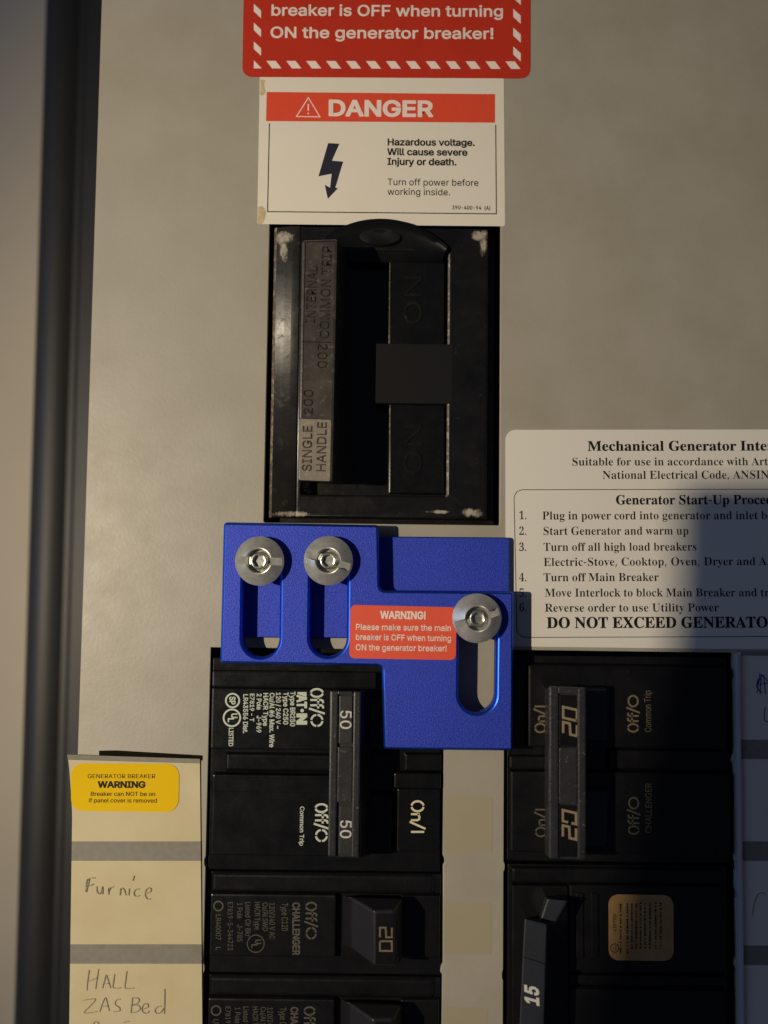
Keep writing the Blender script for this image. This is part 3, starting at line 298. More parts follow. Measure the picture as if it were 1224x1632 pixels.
 [381,[[18,0,0,16,17,3,10,7,6,11,1,19,0,343,-1,18,-5,12,-10,8,-17,3,0,15,129,0,0,-188,42,38,53,13,49,-12,29,-35,9,-59,0,-156,2,-18,5,-12,10,-7,16,-3,0,-16,-161,0,0,16,5,0,21,10,7,30,0,161,-1,24,-5,17,-10,10,-16,3,-30,-9,-25,-27,0,-179,1,-18,5,-12,10,-7,16,-3,0,-16]]],
 [199,[[101,362,-20,4,-16,10,-11,17,-4,19,4,20,11,17,16,11,20,3,19,-3,17,-11,10,-17,4,-20,-4,-19,-11,-17,-16,-10],[18,0,0,16,17,3,10,7,6,11,1,19,0,196,-1,20,-4,13,-10,6,-17,2,1,17,127,0,0,-254,2,-18,4,-12,10,-7,16,-3,0,-16]]],
 [210,[[106,363,-20,4,-16,11,-11,16,-3,20,3,20,12,16,16,11,19,4,20,-4,16,-11,11,-16,4,-20,-4,-20,-11,-16,-16,-11],[36,-140,-25,2,-22,7,-18,11,-15,15,-9,17,-3,18,3,17,8,13,13,8,17,3,17,-2,13,-8,8,-12,3,-15,-2,-10,-5,-11,-8,-16,5,-10,15,-4,18,4,9,13,4,20,2,26,0,304,-2,21,-6,13,-13,7,-21,3,0,16,137,0,0,-331,-8,-52,-24,-37,-39,-23]]],
 [359,[[17,0,0,16,18,3,10,7,6,12,1,18,0,342,-1,19,-4,12,-9,7,-18,3,1,16,127,0,0,-286,79,79,13,16,4,14,-9,12,-26,3,-3,0,0,17,139,0,0,-17,-37,-9,-33,-24,-53,-51,124,-175,14,-13,16,-5,0,-16,-165,0,0,16,6,0,17,4,5,12,-7,17,-69,98,-15,-13,0,-78,1,-18,5,-12,10,-7,16,-3,0,-16]]],
 [200,[[18,0,0,16,17,3,10,7,6,11,1,19,0,342,-1,19,-4,12,-9,7,-18,3,0,16,128,0,0,-399,2,-18,4,-12,10,-7,16,-3,0,-16]]],
 [555,[[18,0,0,16,17,3,10,7,6,11,1,19,0,197,-1,18,-5,13,-10,7,-17,3,0,16,127,0,0,-45,42,40,49,13,55,-14,28,-43,44,43,54,14,47,-12,29,-35,10,-59,0,-156,1,-18,5,-12,10,-7,16,-3,0,-16,-159,0,0,16,16,3,10,7,5,12,2,18,0,161,-2,24,-4,17,-10,10,-17,3,-28,-8,-25,-26,0,-181,2,-18,5,-12,9,-7,16,-3,0,-16,-157,0,0,16,16,3,10,7,5,12,2,18,0,161,-2,24,-4,17,-10,10,-17,3,-29,-9,-24,-27,0,-179,2,-18,4,-11,10,-8,15,-3,0,-16]]],
 [381,[[18,0,0,16,17,3,10,7,6,11,1,19,0,197,-1,18,-5,13,-10,7,-17,3,0,16,129,0,0,-43,42,39,53,12,49,-12,29,-35,9,-59,0,-156,2,-18,5,-12,10,-7,16,-3,0,-16,-161,0,0,16,5,0,21,10,7,30,0,161,-1,24,-5,17,-10,10,-16,3,-30,-9,-25,-27,0,-179,1,-18,5,-12,10,-7,16,-3,0,-16]]],
 [337,[[169,-10,-42,5,-37,16,-30,26,-22,33,-14,40,-5,44,5,45,14,40,22,33,30,25,37,16,41,5,41,-5,36,-15,30,-25,23,-33,14,-40,5,-46,-5,-46,-14,-39,-23,-33,-30,-25,-35,-16],[169,11,24,7,16,21,5,17,3,25,3,73,-3,73,-9,44,-16,21,-23,7,-25,-7,-16,-21,-8,-44,-3,-73,3,-72,3,-26,5,-17,16,-21]]],
 [372,[[17,-139,0,15,14,2,9,5,7,7,3,9,2,37,0,307,-1,26,-5,14,-9,8,-18,4,0,15,124,0,0,-47,37,42,50,14,34,-5,29,-16,24,-24,18,-33,11,-38,4,-43,-4,-47,-12,-41,-18,-34,-25,-26,-30,-17,-34,-5,-44,11,-35,31,0,-90,4,-41,6,-11,9,-8,30,-5,0,-16],[195,28,27,8,17,23,10,40,4,55,-3,54,-9,40,-16,22,-26,8,-28,-11,-23,-32,0,-166,19,-31]]],
 [364,[[175,-139,0,16,24,3,15,6,7,12,3,19,0,112,-37,-29,-45,-9,-34,4,-29,15,-25,23,-18,31,-12,37,-4,43,5,48,15,42,23,36,30,27,36,16,41,6,45,-9,42,-29,52,39,11,0,0,-403,1,-19,5,-11,11,-7,17,-3,0,-16],[179,30,15,2,14,8,10,12,6,15,0,174,-11,40,-34,14,-29,-9,-19,-25,-11,-43,-3,-62,3,-56,11,-40,19,-23]]],
 [288,[[18,0,0,16,17,3,10,7,6,11,1,19,0,196,-1,21,-5,12,-9,6,-17,2,1,17,125,0,0,-58,19,28,22,21,23,13,23,4,25,-3,17,-11,11,-17,3,-21,-2,-18,-9,-14,-13,-9,-17,-3,-15,2,-11,7,-15,19,-8,7,-10,3,-14,-5,-13,-14,-10,-21,-3,-28,0,-136,3,-19,7,-12,14,-6,24,-3,0,-16]]],
 [289,[[151,-10,-29,4,-35,12,-14,3,-13,-5,-9,-13,-15,0,0,114,17,0,13,-37,21,-29,25,-18,28,-6,22,3,17,9,10,13,3,18,-9,26,-27,21,-49,25,-31,18,-22,21,-13,24,-4,27,7,39,21,32,33,21,43,7,25,-3,33,-8,7,-2,7,-1,10,3,7,11,14,0,0,-97,-16,0,-13,32,-19,23,-22,14,-25,5,-19,-2,-14,-8,-8,-12,-3,-15,2,-15,8,-12,13,-10,18,-10,45,-23,30,-17,20,-21,12,-24,4,-32,-7,-44,-22,-33,-34,-21]]],
 [229,[[124,-9,-35,5,-23,14,-13,26,-5,35,0,208,-28,0,0,21,68,69,24,29,17,26,15,0,0,-114,64,0,0,-31,-64,0,0,-197,2,-18,3,-13,8,-8,11,-3,21,9,17,26,16,-9,-24,-42,-33,-25]]],
 [375,[[131,-10,-40,7,-26,20,-14,34,-5,46,0,151,-2,20,-5,14,-10,9,-18,3,0,16,131,0,0,-236,2,-16,7,-12,11,-8,15,-2,28,7,23,23,0,182,-2,21,-5,14,-12,8,-20,3,0,16,135,0,0,-240,2,-19,5,-12,11,-6,18,-3,0,-17,-39,-3,-44,-7,-49,-13,0,50,-19,-21,-23,-16,-26,-10]]],
 [307,[[142,-10,-104,258,-16,33,-10,9,-15,3,0,17,167,0,0,-16,-8,0,-20,-4,-7,-14,1,-8,55,-146,51,131,5,19,-9,17,-29,5,0,16,102,0,0,-15,-16,-6,-11,-10,-18,-36,-100,-253]]],
 [435,[[122,-10,-105,275,-11,19,-7,6,-10,3,0,17,149,0,0,-17,-18,-4,-4,-5,-2,-8,2,-10,4,-13,47,-126,44,108,-10,31,-11,22,-9,5,-13,2,0,15,155,0,0,-17,-21,-5,-6,-12,0,-7,2,-7,38,-121,46,115,5,19,-2,8,-5,6,-24,6,0,15,89,0,0,-15,-12,-3,-8,-8,-13,-26,-108,-268,-15,0,-66,207,-83,-207]]],
 [319,[[5,0,0,15,29,14,28,27,61,80,-80,127,-19,22,-20,8,0,17,165,0,0,-16,-22,-3,-7,-11,9,-20,34,-54,41,51,8,11,2,11,-2,7,-5,4,-26,4,0,16,110,0,0,-14,-28,-13,-29,-29,-56,-70,93,-148,12,-15,7,-4,9,-2,0,-15,-164,0,0,16,23,3,6,5,1,6,-3,13,-9,16,-35,55,-41,-53,-9,-15,-3,-12,7,-14,22,-5,4,0,0,-15]]],
 [301,[[52,-140,-23,3,-19,12,-13,18,-4,23,3,17,9,14,13,10,18,3,15,-2,13,-7,8,-12,3,-15,-1,-5,0,-6,3,-9,9,-3,13,7,15,18,15,30,11,39,-104,256,-11,24,-10,12,-7,5,-11,1,-2,0,0,17,167,0,0,-17,-26,-4,-6,-5,-2,-9,2,-8,3,-10,52,-138,45,122,6,19,2,14,-2,10,-7,5,-26,4,0,17,97,0,0,-17,-13,-3,-10,-9,-18,-39,-97,-266,-17,-41,-16,-31,-16,-21,-18,-14,-19,-7]]],
 [293,[[13,0,0,14,155,273,-40,0,-32,-4,-24,-11,-17,-22,-11,-34,-18,0,6,94,243,0,0,-19,-149,-266,26,0,42,5,29,14,21,25,16,38,16,0,-8,-107]]],
 [376,[[188,-7,-55,8,-42,23,-31,37,-21,50,-9,39,-5,43,-2,48,2,48,5,43,9,39,21,49,31,36,42,23,56,7,53,-7,41,-23,31,-37,22,-49,9,-39,6,-43,2,-48,-2,-47,-6,-43,-9,-40,-22,-49,-31,-37,-42,-23],[188,37,31,13,18,41,6,40,4,50,1,59,-1,60,-4,49,-6,41,-18,39,-30,14,-32,-14,-18,-39,-7,-41,-4,-49,-1,-60,1,-59,4,-50,7,-40,18,-41]]],
 [376,[[65,0,0,36,55,0,15,2,11,7,6,13,2,21,0,337,-46,-51,-21,-14,-20,-5,-15,3,-12,10,-9,16,-3,21,46,16,27,14,31,21,47,35,75,0,0,-403,2,-18,5,-14,10,-9,17,-2,55,0,0,-36]]],
 [376,[[24,0,0,69,99,102,37,39,27,35,19,32,12,30,6,31,2,33,-3,34,-11,22,-16,14,-22,4,-29,-7,-19,-22,-10,-36,-4,-51,-35,4,-27,11,-18,21,-6,31,4,23,13,22,20,18,29,15,37,9,45,3,66,-7,48,-23,30,-35,10,-46,-2,-23,-7,-23,-11,-23,-17,-25,-53,-61,-84,-82,-67,-64,157,0,19,3,16,9,13,15,8,19,5,21,40,0,-4,-141]]],
 [376,[[163,-7,-46,3,-36,9,-28,13,-19,17,-11,19,-4,20,4,22,13,17,18,10,22,3,6,-37,17,-27,26,-16,33,-6,22,2,19,7,17,12,14,18,8,26,3,34,-7,35,-20,28,-33,19,-44,6,-42,0,0,42,45,0,38,6,26,21,16,31,5,40,-4,33,-10,24,-18,16,-24,5,-21,-4,-15,-11,-11,-17,-6,-22,-5,-50,-36,4,-28,11,-17,18,-6,27,10,33,28,27,46,19,65,6,64,-7,49,-21,31,-35,11,-46,-8,-42,-22,-34,-33,-26,-40,-19,27,-7,27,-11,26,-16,21,-21,14,-27,5,-36,-4,-37,-12,-31,-17,-26,-24,-19,-27,-15,-31,-9,-33,-6]]],
 [376,[[121,0,0,36,19,0,21,2,18,6,12,14,4,26,0,41,-186,0,0,41,190,314,94,0,0,-311,70,0,0,-44,-70,0,0,-41,4,-26,12,-14,18,-6,21,-2,9,0,0,-36],[56,169,139,0,0,118,1,64,3,65,-10,-22,-15,-28,-16,-28,-12,-19]]],
 [376,[[165,-7,-46,3,-35,9,-26,13,-18,17,-10,19,-3,21,4,20,11,14,17,9,22,3,1,-19,6,-19,9,-17,14,-14,19,-9,24,-3,22,3,19,7,17,13,14,20,8,28,3,37,-6,44,-18,31,-29,18,-38,6,-43,-4,-32,-8,-31,12,22,233,254,0,3,-123,-38,0,-6,23,-8,19,-9,5,-14,2,-139,0,-11,-125,32,7,42,3,48,-4,42,-11,35,-20,35,-45,12,-63,-4,-40,-12,-33,-18,-27,-24,-21,-27,-15,-29,-11,-31,-6]]],
 [376,[[197,-7,-47,6,-41,19,-33,31,-25,44,-12,37,-6,43,-3,49,3,53,9,50,15,45,20,39,27,32,33,25,39,15,46,5,39,-2,30,-8,22,-12,16,-15,9,-18,2,-19,-4,-19,-14,-17,-24,-12,-38,-4,-4,40,-5,19,-8,15,-11,9,-16,4,-36,-12,-28,-34,-13,-35,-9,-44,-5,-53,36,17,25,6,32,2,55,-9,42,-27,28,-44,9,-59,-4,-45,-14,-39,-21,-33,-31,-25,-38,-15],[199,38,23,6,17,20,12,34,4,50,-5,48,-12,32,-19,19,-26,6,-19,-2,-20,-8,-17,-11,-12,-11,3,-59,7,-46,12,-35,23,-33]]],
 [376,[[111,0,178,406,-176,0,-27,-8,-12,-26,-4,-34,-40,0,3,142,320,0,0,-33,-185,-447]]],
 [376,[[183,-7,-51,5,-41,13,-31,20,-22,26,-13,31,-5,34,7,40,20,31,32,26,40,23,-36,25,-26,29,-16,31,-5,37,3,31,11,28,20,26,29,20,41,13,51,4,63,-8,45,-25,26,-38,9,-46,-6,-36,-18,-28,-29,-23,-37,-22,52,-30,34,-31,19,-33,6,-39,-11,-56,-34,-42,-34,-20,-42,-12],[203,283,21,15,15,19,8,23,3,30,-2,19,-5,18,-9,16,-12,13,-16,8,-19,3,-24,-5,-18,-16,-11,-24,-4,-30,5,-31,14,-23,23,-18],[187,32,31,5,23,18,16,27,5,34,-6,30,-17,24,-31,22,-44,24,-21,-17,-17,-21,-11,-26,-4,-32,5,-36,16,-28,24,-18]]],
 [376,[[152,-7,-36,3,-28,8,-21,13,-14,16,-8,18,-3,18,2,14,6,11,11,8,14,5,12,-27,16,-24,23,-15,30,-5,49,21,32,65,14,108,-17,-18,-22,-14,-26,-10,-31,-3,-52,9,-43,26,-27,44,-9,60,4,45,14,40,22,32,31,25,38,15,44,5,46,-6,41,-17,34,-30,25,-43,12,-37,8,-43,2,-49,-2,-54,-9,-50,-13,-46,-20,-39,-27,-33,-33,-25,-41,-16],[184,233,22,3,18,9,15,15,12,18,-3,52,-6,42,-11,31,-22,29,-28,9,-25,-7,-19,-21,-12,-36,-4,-49,16,-71]]],
 [175,[]],
 [180,[[89,-9,-15,2,-14,8,-9,14,-3,21,3,21,9,14,14,8,15,2,17,-2,13,-8,10,-14,3,-21,-3,-21,-10,-14,-13,-8]]],
 [180,[[28,-87,19,84,14,81,63,0,5,-7,-25,-79,-33,-79]]],
 [217,[[27,154,0,52,162,0,0,-52]]],
 [181,[[71,135,-17,345,72,0,-17,-345],[90,-9,-16,2,-14,8,-9,14,-3,21,3,21,9,14,14,8,16,2,16,-2,13,-8,10,-14,3,-21,-3,-21,-10,-14,-13,-8]]],
]
# ---- lettering: glyph outlines kept as data, laid on the surfaces as thin print
SERIF_ORDER = 'ABCDEFGHIJKLMNOPQRSTUVWXYZabcdefghijklmnopqrstuvwxyz0123456789 .,-!'
_F = {'S': {chr(32 + i): g for i, g in enumerate(SANS_GLYPHS)}, 'T': {SERIF_ORDER[i]: g for i, g in enumerate(SERIF_GLYPHS)}}
def _dec():
    for f in _F.values():
        for k, (adv, gl) in list(f.items()):
            out = []
            for fl in gl:
                x = y = 0; L = []
                for i in range(0, len(fl), 2):
                    x += fl[i]; y += fl[i + 1]; L.append((x / 1000, y / 1000))
                out.append(L)
            f[k] = (adv / 1000, out)
_dec()
CAP = {'S': 0.509, 'T': 0.455}
def sarea(L): return sum(L[i - 1][0] * L[i][1] - L[i][0] * L[i - 1][1] for i in range(len(L))) / 2
def inside(p, L):
    c = False
    for i in range(len(L)):
        a, b = L[i - 1], L[i]
        if (a[1] > p[1]) != (b[1] > p[1]) and p[0] < (b[0] - a[0]) * (p[1] - a[1]) / (b[1] - a[1]) + a[0]: c = not c
    return c
def thin(cs, k):
    """take k off the left and right flanks of every stem"""
    tot = sum(sarea(L) for L in cs); sg = 1 if tot > 0 else -1; out = []
    for L in cs:
        n = len(L); M = []
        for i in range(n):
            e1 = Vector(L[i]) - Vector(L[i - 1]); e2 = Vector(L[(i + 1) % n]) - Vector(L[i])
            e = e1 if e1.length > e2.length else e2
            dx = 0
            if max(e1.length, e2.length) > .035: dx = -k * sg * e.y / e.length
            elif max(e1.length, e2.length) > .012: dx = -k * .8 * sg * (e1.y + e2.y) / max(1e-6, (e1 + e2).length)
            if abs(e1.y) < .02 and abs(e2.y) < .02 and e1.length + e2.length < .06: dx = 0
            M.append((L[i][0] + dx, L[i][1]))
        out.append(M)
    return out
def text(bm, s, p0, p1, cap, z, font='S', bold=0, slant=0, extrude=0, track=0):
    """a line of print from photo pixel p0 to p1 (its baseline) on the plane z"""
    A, B = U(*p0, z), U(*p1, z); d = (B - A); ln = d.length; d.normalize(); up = Vector((-d.y, d.x, 0))
    kx = ky = max(0, bold)
    if font == 'T' and bold < 0: kx = ky = bold
    if font == 't': font = 'T'; kx, ky = -0.005, 0
    x = 0; items = []
    for i, ch in enumerate(s):
        adv = (_F[font].get(ch) or _F['S'][ch])[0]; items.append((x, ch)); x += adv + (track if i < len(s) - 1 else 0)
    k = (U(p0[0] + 1, p0[1], z) - A).length
    sx = ln / x; sy = cap * k / CAP[font]
    for ox, ch in items:
        vs, fs = glyph_mesh(font, ch, kx, ky)
        if not fs: continue
        b = bmesh.new()
        V = [b.verts.new(A + d * ((px + ox) * sx + py * sy * slant) + up * (py * sy) + Vector((0, 0, (0 if extrude else lay * .12)))) for px, py, lay in vs]
        for f in fs: b.faces.new([V[q] for q in f])
        if extrude and kx <= 0:
            bmesh.ops.dissolve_limit(b, angle_limit=0.01, verts=b.verts, edges=b.edges)
            r = bmesh.ops.extrude_face_region(b, geom=b.faces[:])
            for v in r['geom']:
                if isinstance(v, bmesh.types.BMVert): v.co.z += extrude
            bmesh.ops.recalc_face_normals(b, faces=b.faces)
        merge(bm, b)
_GM = {}
def glyph_mesh(font, ch, kx, ky):
    """triangles of one glyph: (x, y, layer); overlapping pieces lie on layers a few microns apart"""
    key = (font, ch, kx, ky)
    if key not in _GM:
        adv, cs = _F[font].get(ch) or _F['S'][ch]; vs = []; fs = []; lay = 0
        if kx < 0 and cs:
            base = cs
            for q in (1, .7, .45, .25, 0):       # take off less where the outline would cross itself
                cs = thin(base, -kx * q); b = bmesh.new(); fill(b, [[(px * 100, py * 100) for px, py in L] for L in cs], 0)
                a = sum(f.calc_area() for f in b.faces) / 1e4; b.free(); e = abs(sum(sarea(L) for L in cs))
                if abs(a - e) < .09 * e: break
        if cs:
            big = max(cs, key=lambda L: abs(sarea(L))); sg = sarea(big) > 0
            outs = [L for L in cs if (sarea(L) > 0) == sg]; holes = [L for L in cs if (sarea(L) > 0) != sg]
            for O in outs:
                b = bmesh.new(); grp = [O] + [H for H in holes if inside(H[0], O)]
                fill(b, [[(px * 100, py * 100) for px, py in L] for L in grp], 0); b.verts.ensure_lookup_table()
                o = len(vs); vs += [(v.co.x / 100, v.co.y / 100, lay) for v in b.verts]; fs += [[v.index + o for v in f.verts] for f in b.faces]; b.free(); lay += 1
            if kx > 0:
                for L in cs:
                    for q in range(len(L)):
                        a, c = Vector(L[q - 1]), Vector(L[q]); e = (c - a)
                        if e.length < 1e-4: continue
                        e.normalize(); nn = Vector((-e.y, e.x)) * kx; x_ = e * kx * .7; o = len(vs)
                        for pt in (a - x_ + nn, a - x_ - nn, c + x_ - nn, c + x_ + nn): vs.append((pt.x, pt.y, lay + .06 * q))
                        fs.append([o, o + 1, o + 2, o + 3])
                    lay += 1 + .06 * len(L)
        _GM[key] = (vs, fs)
    return _GM[key]
def strokes(bm, segs, p0, p1, cap, z, wd, length, smooth=False):
    """stroke drawn lettering: segs in a box length x 1, mapped on the baseline p0-p1"""
    A, B = U(*p0, z), U(*p1, z); d = (B - A); ln = d.length; d.normalize(); up = Vector((-d.y, d.x, 0))
    k = (U(p0[0] + 1, p0[1], z) - A).length
    for sgm in segs:
        pts = [A + d * (x / length * ln) + up * (y * cap * k) for x, y in sgm]
        ribbon(bm, smooth_pts(pts) if smooth else pts, wd, z)
def arc(cx, cy, rx, ry, a0, a1, n=8):
    return [(cx + rx * math.cos(math.radians(a0 + (a1 - a0) * i / n)), cy + ry * math.sin(math.radians(a0 + (a1 - a0) * i / n))) for i in range(n + 1)]
def stencil_O(x): return [arc(x + .3, .5, .27, .46, 98, 262), arc(x + .3, .5, .27, .46, -82, 82)]
def round_O(x, gaps=4):
    if gaps == 0: return [arc(x + .4, .5, .38, .42, 0, 360, 24)]
    return [arc(x + .4, .5, .38, .42, 7 + 90 * q, 83 + 90 * q) for q in range(4)]
OFF = (stencil_O(0) + [[(.78, 0), (.78, .82), (.84, .95), (1.0, .98)], [(.66, .6), (1.0, .6)], [(1.14, 0), (1.14, .82), (1.2, .95), (1.36, .98)], [(1.04, .6), (1.36, .6)],
       [(1.36, -.1), (1.72, 1.1)]])
OFF4 = OFF + round_O(1.78); OFF0 = OFF + round_O(1.78, 0)
ON = (stencil_O(0) + [[(.72, 0), (.72, .66)], [(.72, .5), (.84, .64), (.98, .62), (1.04, .5), (1.04, 0)], [(1.12, -.1), (1.5, 1.1)], [(1.66, 0), (1.66, 1)]])
SEG20 = [[(0, 1), (.75, 1), (.75, .52), (0, .48), (0, 0), (.75, 0)], [(1.05, 0), (1.8, 0), (1.8, 1), (1.05, 1), (1.05, 0)]]
SEG20W = [[(0, 1), (.75, 1), (.75, .52), (0, .48), (0, 0), (.75, 0)], [(1.05, .35), (1.05, 0), (1.8, 0), (1.8, 1), (1.05, 1), (1.05, .6)]]
def sl(segs, k): return [[(x + y * k, y) for x, y in s_] for s_ in segs]

# ---- linking
def root(name, label, cat, px, py, z=0, group=None):
    o = bpy.data.objects.new(name, None); COL.objects.link(o); o.location = U(px, py, z) * S
    o.empty_display_size = 0.01
    o['label'] = label; o['category'] = cat
    if group: o['group'] = group
    return o
def top(o):
    while o.parent: o = o.parent
    return o
def mk(name, bm, mat, parent=None, label=None, smooth=None, at=None):
    me = bpy.data.meshes.new(name)
    org = top(parent).location if parent else (at if at is not None else Vector((0, 0, 0)))
    for v in bm.verts: v.co = v.co * S - org
    bm.to_mesh(me); bm.free(); me.materials.append(mat)
    o = bpy.data.objects.new(name, me); COL.objects.link(o)
    if parent: o.parent = parent
    else: o.location = org
    if label: o['label'] = label
    if smooth is not None:
        me.shade_smooth(); me.set_sharp_from_angle(angle=math.radians(smooth))
        big = max(p.area for p in me.polygons) * .02
        for p in me.polygons:
            if p.area > big and p.normal.z > .999: p.use_smooth = False
    return o
def BM(): return bmesh.new()

# ---- materials
def mat(name, col, rough=0.5, metal=0.0, spec=0.5, turned=0, bump=None, vary=None, dust=None, scuffs=None, coat=0, rvar=None):
    """bump=(scale, strength); vary=(scale, amount, colour2); dust=(scale, threshold, colour); scuffs=[((X,Y), rx, ry)] in units with worn pale patches"""
    m = bpy.data.materials.new(name); m.use_nodes = True; nt = m.node_tree; N = nt.nodes; L = nt.links
    P = N['Principled BSDF']; P.inputs['Roughness'].default_value = rough; P.inputs['Metallic'].default_value = metal
    P.inputs['Specular IOR Level'].default_value = spec
    if turned:
        P.inputs['Anisotropic'].default_value = turned; tg = N.new('ShaderNodeTangent'); tg.direction_type = 'RADIAL'; tg.axis = 'Z'
        L.new(tg.outputs[0], P.inputs['Tangent'])
    if coat: P.inputs['Coat Weight'].default_value = coat; P.inputs['Coat Roughness'].default_value = 0.15
    geo = N.new('ShaderNodeNewGeometry')
    pos = geo.outputs['Position']
    def noise(scale, detail=4, r=0.6, stretch=None):
        t = N.new('ShaderNodeTexNoise'); t.inputs['Scale'].default_value = scale; t.inputs['Detail'].default_value = detail; t.inputs['Roughness'].default_value = r
        if stretch:
            mp = N.new('ShaderNodeMapping'); mp.inputs['Scale'].default_value = stretch; L.new(pos, mp.inputs[0]); L.new(mp.outputs[0], t.inputs[0])
        else: L.new(pos, t.inputs[0])
        return t.outputs[0]
    def ramp(src, a, b):
        r = N.new('ShaderNodeMapRange'); r.inputs[1].default_value = a; r.inputs[2].default_value = b; r.clamp = True
        L.new(src, r.inputs[0]); return r.outputs[0]
    def mix(f, a, b):
        x = N.new('ShaderNodeMix'); x.data_type = 'RGBA'
        if f is not None: L.new(f, x.inputs[0])
        for v, i in ((a, 6), (b, 7)):
            if isinstance(v, tuple): x.inputs[i].default_value = (*v, 1)
            else: L.new(v, x.inputs[i])
        return x.outputs[2]
    def math_(op, a, b=None):
        x = N.new('ShaderNodeMath'); x.operation = op; x.use_clamp = False
        for i, v in enumerate((a, b)):
            if v is None: continue
            if isinstance(v, (int, float)): x.inputs[i].default_value = v
            else: L.new(v, x.inputs[i])
        return x.outputs[0]
    c = tuple(col); rg = None
    if vary:
        f = ramp(noise(vary[0], 5), 0.35, 0.68); c = mix(math_('MULTIPLY', f, vary[1]), c, vary[2])
    if dust:
        f = ramp(noise(dust[0], 6, 0.75), dust[1], dust[1] + 0.1)
        c = mix(math_('MULTIPLY', f, dust[3] if len(dust) > 3 else 0.6), c, dust[2])
        rg = math_('ADD', math_('MULTIPLY', f, 0.25), rough)
    if scuffs:
        acc = None
        for (sx_, sy_), rx, ry in scuffs:
            mp = N.new('ShaderNodeVectorMath'); mp.operation = 'SUBTRACT'; L.new(pos, mp.inputs[0]); mp.inputs[1].default_value = (sx_ * S, sy_ * S, 0)
            mu = N.new('ShaderNodeVectorMath'); mu.operation = 'MULTIPLY'; L.new(mp.outputs[0], mu.inputs[0]); mu.inputs[1].default_value = (1 / (rx * S), 1 / (ry * S), 0)
            le = N.new('ShaderNodeVectorMath'); le.operation = 'LENGTH'; L.new(mu.outputs[0], le.inputs[0])
            f = ramp(le.outputs['Value'], 1.15, 0.35)
            acc = f if acc is None else math_('MAXIMUM', acc, f)
        nz = noise(900, 6, 0.75, (1, 0.55, 1))
        f = ramp(math_('ADD', math_('MULTIPLY', acc, 0.42), nz), 0.70, 0.95)
        f = math_('MULTIPLY', f, math_('MINIMUM', math_('MULTIPLY', acc, 3), 1.0))
        c = mix(f, c, (0.34, 0.30, 0.24)); r2 = math_('ADD', math_('MULTIPLY', f, 0.4), rg if rg else rough); rg = r2
    if rvar:
        f = math_('MULTIPLY', math_('SUBTRACT', noise(rvar[0], 5, 0.7), 0.5), rvar[1]); rg = math_('ADD', f, rg if rg else rough)
    if isinstance(c, tuple): P.inputs['Base Color'].default_value = (*c, 1)
    else: L.new(c, P.inputs['Base Color'])
    if rg: L.new(rg, P.inputs['Roughness'])
    if bump:
        b = N.new('ShaderNodeBump'); b.inputs['Strength'].default_value = bump[1]; b.inputs['Distance'].default_value = 0.0001
        L.new(noise(bump[0], 3), b.inputs['Height']); L.new(b.outputs[0], P.inputs['Normal'])
    return m
def P2(px, py, z=0): p = U(px, py, z); return (p.x, p.y)

# ------------------------------------------------------------------ materials
CREAM = (0.335, 0.312, 0.262)
m_cover = mat('cream_enamel', CREAM, 0.46, spec=.5, bump=(1100, 0.32), vary=(60, 0.8, (0.285, 0.262, 0.205)), dust=(300, 0.69, (0.17, 0.15, 0.115), 0.4), rvar=(120, 0.3))
m_cover_b = mat('tape_residue', (0.312, 0.275, 0.190), 0.55, vary=(120, 0.6, (0.322, 0.288, 0.205)))
m_wall = mat('wall_paint', (0.66, 0.57, 0.42), 0.8, vary=(12, 0.4, (0.55, 0.47, 0.34)))
m_post = mat('dark_painted_steel', (0.020, 0.020, 0.019), 0.5, vary=(30, 0.5, (0.028, 0.026, 0.022)))
scf = [(P2(450, 378), 24, 14), (P2(452, 400), 9, 26), (P2(764, 376), 20, 12), (P2(770, 392), 8, 20), (P2(464, 819), 44, 6), (P2(754, 817), 24, 9), (P2(700, 816), 26, 4)]
m_main = mat('worn_black_plastic', (0.005, 0.005, 0.006), 0.27, spec=.42, vary=(110, 0.8, (0.012, 0.011, 0.0095)), dust=(420, 0.62, (0.06, 0.052, 0.04), 0.35), scuffs=scf, bump=(900, 0.15), rvar=(160, 0.35))
m_flange = mat('scuffed_black_plastic', (0.007, 0.0065, 0.006), 0.38, spec=.5, vary=(90, 0.9, (0.018, 0.016, 0.013)), dust=(260, 0.58, (0.06, 0.052, 0.04), 0.4), scuffs=scf, bump=(700, 0.3), rvar=(130, 0.5))
m_bridge = mat('matte_black_plastic', (0.004, 0.004, 0.005), 0.7, spec=.22, bump=(3000, 0.2))
m_edge = mat('rubbed_highlight_edge', (0.13, 0.11, 0.085), 0.22, spec=.8, dust=(600, 0.5, (0.42, 0.35, 0.25), 0.8))  # rub wear plus the lit ridge highlight, both put into the colour
m_handle = mat('rubbed_black_plastic', (0.055, 0.049, 0.041), 0.32, vary=(170, 0.8, (0.026, 0.024, 0.021)), dust=(700, 0.57, (0.15, 0.13, 0.10), 0.5), bump=(1200, 0.3), rvar=(300, 0.3))
m_handle2 = mat('dusty_handle_end', (0.20, 0.172, 0.13), 0.5, vary=(300, 0.7, (0.13, 0.11, 0.085)), dust=(900, 0.55, (0.32, 0.28, 0.21), 0.6), bump=(1400, 0.5))
m_blk = mat('black_breaker_plastic', (0.0042, 0.0045, 0.0056), 0.27, spec=.3, vary=(150, 0.6, (0.007, 0.007, 0.007)), dust=(900, 0.66, (0.06, 0.054, 0.04), 0.3), bump=(1600, 0.12), rvar=(220, 0.3))
m_blk2 = mat('older_black_plastic', (0.0045, 0.0046, 0.006), 0.32, spec=.3, vary=(200, 0.7, (0.008, 0.0075, 0.007)), dust=(1100, 0.64, (0.08, 0.065, 0.05), 0.3), bump=(1500, 0.15), rvar=(260, 0.3))
